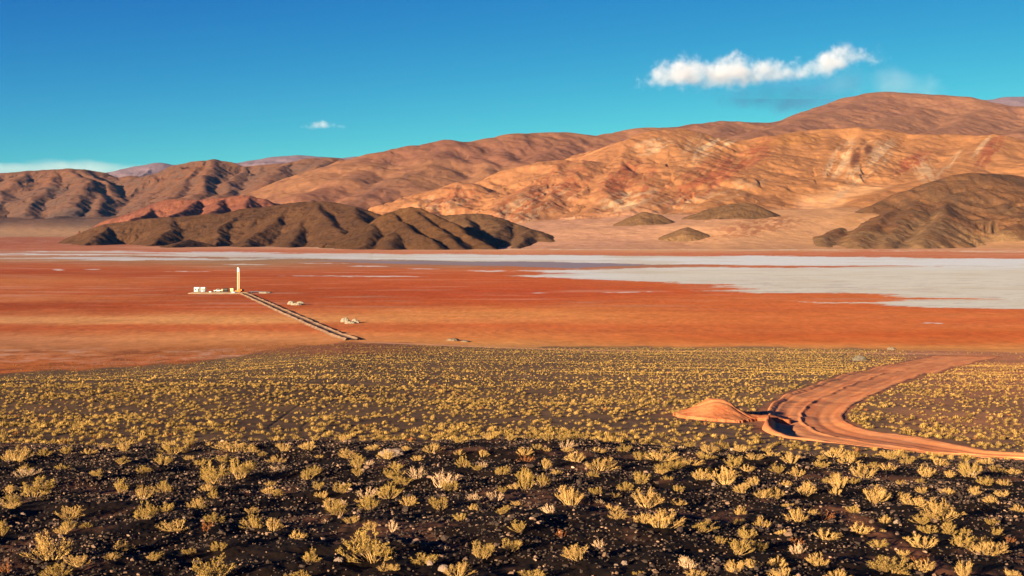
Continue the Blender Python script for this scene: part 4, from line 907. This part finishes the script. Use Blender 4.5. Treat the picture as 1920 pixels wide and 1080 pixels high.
# the countless shrubs of the slope below and the rest of the foreground: one mass
def tuft_template(nb, sd, wd):
    r = np.random.default_rng(sd); tri = []
    for i in range(nb):
        az = r.uniform(0, 6.283); q = math.sqrt(r.uniform(0, 1)); tip = np.array([0.5*q*math.cos(az), 0.5*q*math.sin(az), math.sqrt(1-0.75*q*q)*r.uniform(0.65, 1.05)])
        b = np.array([0.16*math.cos(az)*r.uniform(0, 2), 0.16*math.sin(az)*r.uniform(0, 2), -0.1])
        s = np.array([-math.sin(az), math.cos(az), 0])*wd*r.uniform(0.6, 1.2)+r.normal(0, wd*0.3, 3); m = b*0.35+tip*0.65+np.array([0.05*math.cos(az), 0.05*math.sin(az), -0.05])
        tri += [[b, m-s, m+s], [m-s, tip, m+s]]
    return np.array(tri).reshape(-1, 3)
def mass_shrubs():
    r = np.random.default_rng(99); Vall, Call = [], []
    def scatter(n, D0, D1, nb, wd, wr, dens):
        u = r.uniform(0, 1, n); D = np.sqrt(D0**2+u*(D1**2-D0**2)); px = r.uniform(-160, 2080, n); X = (px-CX)/F*D
        Z = base_z(X, D); _, py = proj(X, D, Z)
        fe = np.interp(px, FANE[0], FANE[1])
        ng = 0.75+0.5*fbm(X/14, D/14, 3, 811)+0.5*fbm(X/3, D/3, 2, 813)
        p = dens*np.clip(ng, 0.08, 1.6)
        p = p*np.where(py > fe+1.5, 1, np.where((px < 760) & (py > 645), 0.8*sst(-40, -5, py-fe), 0))
        band = np.interp(px, [0, 240, 500, 960, 1440, 1750], [752, 737, 712, 713, 697, 690]); p = p*(1+0.9*np.exp(-((py-band)/7.0)**2)+0.5*sst(1000, 1300, px)*(py < 720))
        p = p*(1+0.6*(1-sst(80, 100, D)))
        p = p*np.where((px < 420) & (py < 712), 0.7, 1)
        p = p*np.where((px > 1700) & (py < 680), 0.2, 1)
        dd, ii = path_dist(X, D, RP); p = p*(dd > RP[ii, 2]*1.12)
        mx_, my_, mz_ = img2world(1345, 786, 60); p = p*(((X-mx_-0.7)/4.2)**2+((D-my_)/3.6)**2 > 1)
        cd_, ci = path_dist(X, D, CP); p = p*(cd_ > 4)
        keep = r.uniform(0, 1, n) < p; X, D, Z, px, py, fe2 = X[keep], D[keep], Z[keep], px[keep], py[keep], fe[keep]; m = len(X)
        T = [tuft_template(nb, 5+i, wd) for i in range(8)]
        w = r.uniform(*wr, m)*np.exp(r.normal(0, 0.25, m)); h = w*r.uniform(0.38, 0.60, m); a = r.uniform(0, 6.283, m); ti = r.integers(0, 8, m)
        Tm = np.stack(T)[ti]; ca, sa = np.cos(a)[:, None], np.sin(a)[:, None]
        x = (Tm[..., 0]*ca-Tm[..., 1]*sa)*w[:, None]+X[:, None]; y = (Tm[..., 0]*sa+Tm[..., 1]*ca)*w[:, None]+D[:, None]; z = Tm[..., 2]*h[:, None]+Z[:, None]
        Vall.append(np.stack([x, y, z], -1).reshape(-1, 3))
        c1, c2, c3 = np.array([0.36, 0.215, 0.065]), np.array([0.17, 0.105, 0.034]), np.array([0.24, 0.10, 0.035])
        t = r.uniform(0, 1, m)[:, None]; c = c1*t+c2*(1-t); rust = (r.uniform(0, 1, m) < 0.02)[:, None]; c = np.where(rust, c3, c)
        orr = (sst(1600, 1800, px)*sst(800, 690, py)*0.5)[:, None]; c = c*(1-orr)+np.array([0.24, 0.13, 0.05])*orr
        br = np.maximum(np.exp(-((px-560)/260)**2)*sst(672, 655, py), (px < 760)*(py < fe2+3)*1.0)[:, None]; c = c*(1-br)+np.array([0.15, 0.075, 0.03])*br
        c = c*r.uniform(0.5, 1.1, (m, 1)); Call.append(np.repeat(c, T[0].shape[0], 0)); print('mass', m)
    scatter(30000, 60, 135, 46, 0.030, (0.20, 0.42), 0.42)
    scatter(130000, 135, 445, 12, 0.085, (0.24, 0.46), 0.42)
    V = np.concatenate(Vall); Cc = np.concatenate(Call)
    o = obj('shrubs', np_mesh('shrubs', V, np.arange(len(V)).reshape(-1, 3), mat_attr('shrub_mass', 0.9, 0), Cc, smooth=False)); tag(o, 'countless small yellow shrubs dotting the dark gravel slope', 'shrubs', kind='stuff')
mass_shrubs()

# ------------------------------------------------------------------ loose stones of the foreground
def stones():
    r = np.random.default_rng(5); v, f = ico(); n = 110000
    u = r.uniform(0, 1, n); D = np.sqrt(7.5**2+u*(40.5**2-7.5**2)); px = r.uniform(-120, 2040, n); X = (px-CX)/F*D
    cl = 0.55+1.1*fbm(X/1.1, D/1.3, 4, 821, 0.6); PYs = HY+F*(CAMZ-base_z(X, D))/D
    strip = np.exp(-((px-(1560+(PYs-950)*1.75))/30)**4)*(PYs > 945)
    keep = r.uniform(0, 1, n) < np.clip(cl, 0.12, 1)*(1-0.85*strip); X, D = X[keep], D[keep]; n = len(X)
    Z = base_z(X, D)+0.045*fbm(X/0.9, D/1.5, 2, 40)+0.028*fbm(X/0.35, D/0.35, 3, 41)+0.010*fbm(X/0.09, D/0.09, 2, 43)
    T = np.stack([v*(1+0.28*np.random.default_rng(i).normal(0, 1, (12, 1))).clip(0.55, 1.5)*np.random.default_rng(i+50).uniform(0.75, 1.25, 3) for i in range(14)])[r.integers(0, 14, n)]
    s = (0.0095*np.exp(r.normal(0.22, 0.48, n))).clip(0.006, 0.06)*(0.9+0.012*(D-10)); a = r.uniform(0, 6.283, n); ca, sa = np.cos(a)[:, None], np.sin(a)[:, None]
    x = (T[..., 0]*ca-T[..., 1]*sa)*s[:, None]+X[:, None]; y = (T[..., 0]*sa+T[..., 1]*ca)*s[:, None]+D[:, None]; z = T[..., 2]*s[:, None]*0.75+Z[:, None]+s[:, None]*0.35
    V = np.stack([x, y, z], -1).reshape(-1, 3); Fc = (np.arange(n)[:, None, None]*12+f[None]).reshape(-1, 3)
    c = np.array([0.130, 0.078, 0.053])*np.exp(r.normal(0, 0.35, (n, 1))); dk = (r.uniform(0, 1, n) < 0.74)[:, None]; c = np.where(dk, np.array([0.035, 0.023, 0.019]), c)
    o = obj('stones', np_mesh('stones', V, Fc, mat_attr('stone', 0.9, 0), np.repeat(c, 12, 0), smooth=False)); tag(o, 'loose dark and tan stones strewn over the foreground slope', 'stones', kind='stuff')
    print('stones', n)
stones()
RK = mat_flat('grey_rock', (0.15, 0.105, 0.08), 0.9, 0.3, 9, 0.1, 0.15); RG = mat_flat('blue_grey_rock', (0.085, 0.07, 0.055), 0.9, 0.3, 3, 0.1)
for i, (px, py, w, h, lab) in enumerate([(635,1056,17,12,'pointed pinkish rock alone on the stones near the bottom edge, left of centre'),(832,1070,20,12,'pale rock beside the straw shrub at the bottom edge, near centre'),(806,1060,13,9,'pale rock just above the rock by the bottom straw shrub'),
        (942,1012,11,9,'pale rounded rock just above the spiky green shrub near the bottom centre'),(1170,1062,14,12,'tallest of the pale rocks near the bottom edge, right of centre'),(1155,1064,11,8,'pale rock just left of the tallest pale rock at the bottom'),
        (1345,1056,16,12,'rounded pinkish rock near the bottom edge at the right of the dead twigs'),(1682,981,14,9,'pinkish rock on the bare dirt strip at the right'),(1013,984,12,9,'whitest small rock in the middle of the slope'),(43,968,13,8,'pinkish rock at the left edge, midway up'),
        (345,974,8,6,'small pale rock alone on black ground at the left'),(1338,912,9,9,'pale rock behind the big straw shrub on the right half')]):
    x, d, z = img2world(px, py); o = lump('rock', lab, 'rock', 0, 0, w*d/F, h*d/F*0.8, w*d/F*0.8, RK, 40+i, loc=(x, d, z))
x, d, z = img2world(735, 853); lump('rock', 'flat slanting slab on the slope brow, left of centre', 'rock', 0, 0, 46*d/F, 11*d/F, 0.5, RK, 61, loc=(x, d, z))
x, d, z = img2world(1612, 676, 60); lump('rock', 'grey boulder among shrubs beyond the road bend', 'rock', 0, 0, 26*d/F, 9*d/F, 2.4, RG, 62, loc=(x, d, z))
x, d, z = img2world(1672, 656, 60); lump('rock', 'brown boulder at the far edge of the gravel, above the grey one', 'rock', 0, 0, 17*d/F, 5*d/F, 2.4, ROCKT, 63, loc=(x, d, z))

# ------------------------------------------------------------------ clouds (lit volumes far beyond the hills)
def cloud(label, px0, px1, py0, py1, D, depth, top, bot, dens, soft, nscale, namp, col=(0.95, 0.93, 0.97), bsoft=None, steep=0.35):
    x0, x1 = (px0-CX)/F*D, (px1-CX)/F*D; z1, z0 = CAMZ+(HY-py0)/F*D, CAMZ+(HY-py1)/F*D
    m = MBd(); m.box(0, x1-x0, 0, depth, 0, z1-z0)
    mt = bpy.data.materials.new('cloud_vapour'); mt.use_nodes = True; nt = mt.node_tree; nt.nodes.clear(); N = nt.nodes; L = nt.links
    out = N.new('ShaderNodeOutputMaterial'); v = N.new('ShaderNodeVolumePrincipled'); L.new(v.outputs[0], out.inputs['Volume'])
    v.inputs['Color'].default_value = (*col, 1); v.inputs['Anisotropy'].default_value = 0.0
    tc = N.new('ShaderNodeTexCoord'); sp = N.new('ShaderNodeSeparateXYZ'); L.new(tc.outputs['Generated'], sp.inputs[0])
    no = N.new('ShaderNodeTexNoise'); no.inputs['Scale'].default_value = nscale; no.inputs['Detail'].default_value = 7; no.inputs['Roughness'].default_value = 0.58
    L.new(tc.outputs['Object'], no.inputs['Vector'])
    def M(op, a, b=None, c=None, cl=False):
        n = N.new('ShaderNodeMath'); n.operation = op; n.use_clamp = cl
        for i, q in enumerate((a, b, c)):
            if q is None: continue
            if isinstance(q, (int, float)): n.inputs[i].default_value = q
            else: L.new(q, n.inputs[i])
        return n.outputs[0]
    def curve(pts):
        n = N.new('ShaderNodeFloatCurve'); cu = n.mapping.curves[0]; pts = [((a-px0)/(px1-px0), (py1-b)/(py1-py0)) for a, b in pts]
        cu.points[0].location = pts[0]; cu.points[1].location = pts[-1]
        for p in pts[1:-1]: cu.points.new(*p)
        n.mapping.update(); L.new(sp.outputs[0], n.inputs['Value']); return n.outputs[0]
    T, B = curve(top), curve(bot)
    nz = M('MULTIPLY', M('SUBTRACT', no.outputs[0], 0.5), namp)
    a = M('DIVIDE', M('SUBTRACT', M('ADD', T, nz), sp.outputs[2]), soft, cl=True)
    b = M('DIVIDE', M('ADD', M('SUBTRACT', sp.outputs[2], B), M('MULTIPLY', nz, 0.7)), bsoft or soft*1.6, cl=True)
    yy = M('SUBTRACT', 1.0, M('POWER', M('ABSOLUTE', M('MULTIPLY', M('SUBTRACT', sp.outputs[1], 0.5), 2.0)), 2.0), cl=True)
    d = M('MULTIPLY', M('MULTIPLY', M('MULTIPLY', a, b), yy), dens)
    L.new(M('MULTIPLY', d, M('ADD', no.outputs[0], 0.35)), v.inputs['Density'])
    o = m.build('cloud', mt); o.location = (x0, D, z0); tag(o, label, 'cloud')
    mt.cycles.volume_step_rate = 0.6
    return o
cloud('long white cloud streaming over the highest mountain', 1200, 1680, 70, 170, 24000, 1500,
  [(1200,150),(1222,143),(1240,116),(1262,111),(1275,113),(1290,106),(1312,106),(1322,117),(1340,117),(1360,108),(1388,99),(1402,103),(1420,113),(1455,113),(1500,113),(1540,106),(1560,96),(1580,85),(1595,79),(1606,88),(1622,94),(1645,92),(1662,100),(1680,112)],
  [(1200,148),(1222,147),(1260,149),(1330,152),(1400,151),(1450,145),(1500,137),(1540,131),(1585,127),(1600,116),(1640,106),(1662,102),(1680,108)], 0.0042, 0.26, 0.0044, 1.1, bsoft=0.45, col=(0.80, 0.84, 0.95))
cloud('thin veil below the long white cloud, tinted grey-blue as if in shade', 1290, 1640, 125, 215, 25500, 1500,
  [(1290,150),(1360,146),(1460,138),(1540,128),(1590,130),(1640,150)], [(1290,160),(1360,185),(1450,205),(1540,205),(1600,190),(1640,165)], 0.0042, 0.8, 0.0030, 1.4, col=(0.12, 0.25, 0.60))  # shade under the cloud is put into the dark blue volume colour
cloud('faint wisp trailing behind the summit at the right', 1560, 1820, 105, 200, 25000, 1200,
  [(1560,150),(1640,115),(1700,120),(1760,150),(1820,182)], [(1560,160),(1640,170),(1700,182),(1760,190),(1820,192)], 0.0010, 0.7, 0.0016, 1.1)
cloud('tiny white cloud alone over the left mountains', 560, 645, 218, 245, 24000, 500,
  [(560,237),(575,232),(590,225),(602,224),(615,230),(635,232),(645,236)], [(560,237),(590,239),(620,238),(645,236)], 0.006, 0.5, 0.008, 1.0, col=(0.80, 0.84, 0.95))
cloud('pale cloud bank low on the horizon at the far left', -60, 480, 290, 345, 32000, 1800,
  [(-60,300),(40,300),(80,297),(160,298),(230,303),(330,308),(400,312),(480,325)], [(-60,330),(100,330),(250,332),(400,330),(480,328)], 0.0011, 0.45, 0.0012, 0.35)

# ------------------------------------------------------------------ air
def haze():
    m = MBd(); m.box(-13000, 13000, -2000, 19600, -5, 2010)
    mt = bpy.data.materials.new('clear_air'); mt.use_nodes = True; nt = mt.node_tree; nt.nodes.clear()
    out = nt.nodes.new('ShaderNodeOutputMaterial'); v = nt.nodes.new('ShaderNodeVolumePrincipled'); nt.links.new(v.outputs[0], out.inputs['Volume'])
    v.inputs['Color'].default_value = (0.16, 0.45, 1.0, 1); v.inputs['Density'].default_value = 0.5/140000; v.inputs['Anisotropy'].default_value = 0.0
    o = m.build('haze', mt); tag(o, 'thin blue air between the flat and the far mountains', 'haze', kind='stuff')
haze()
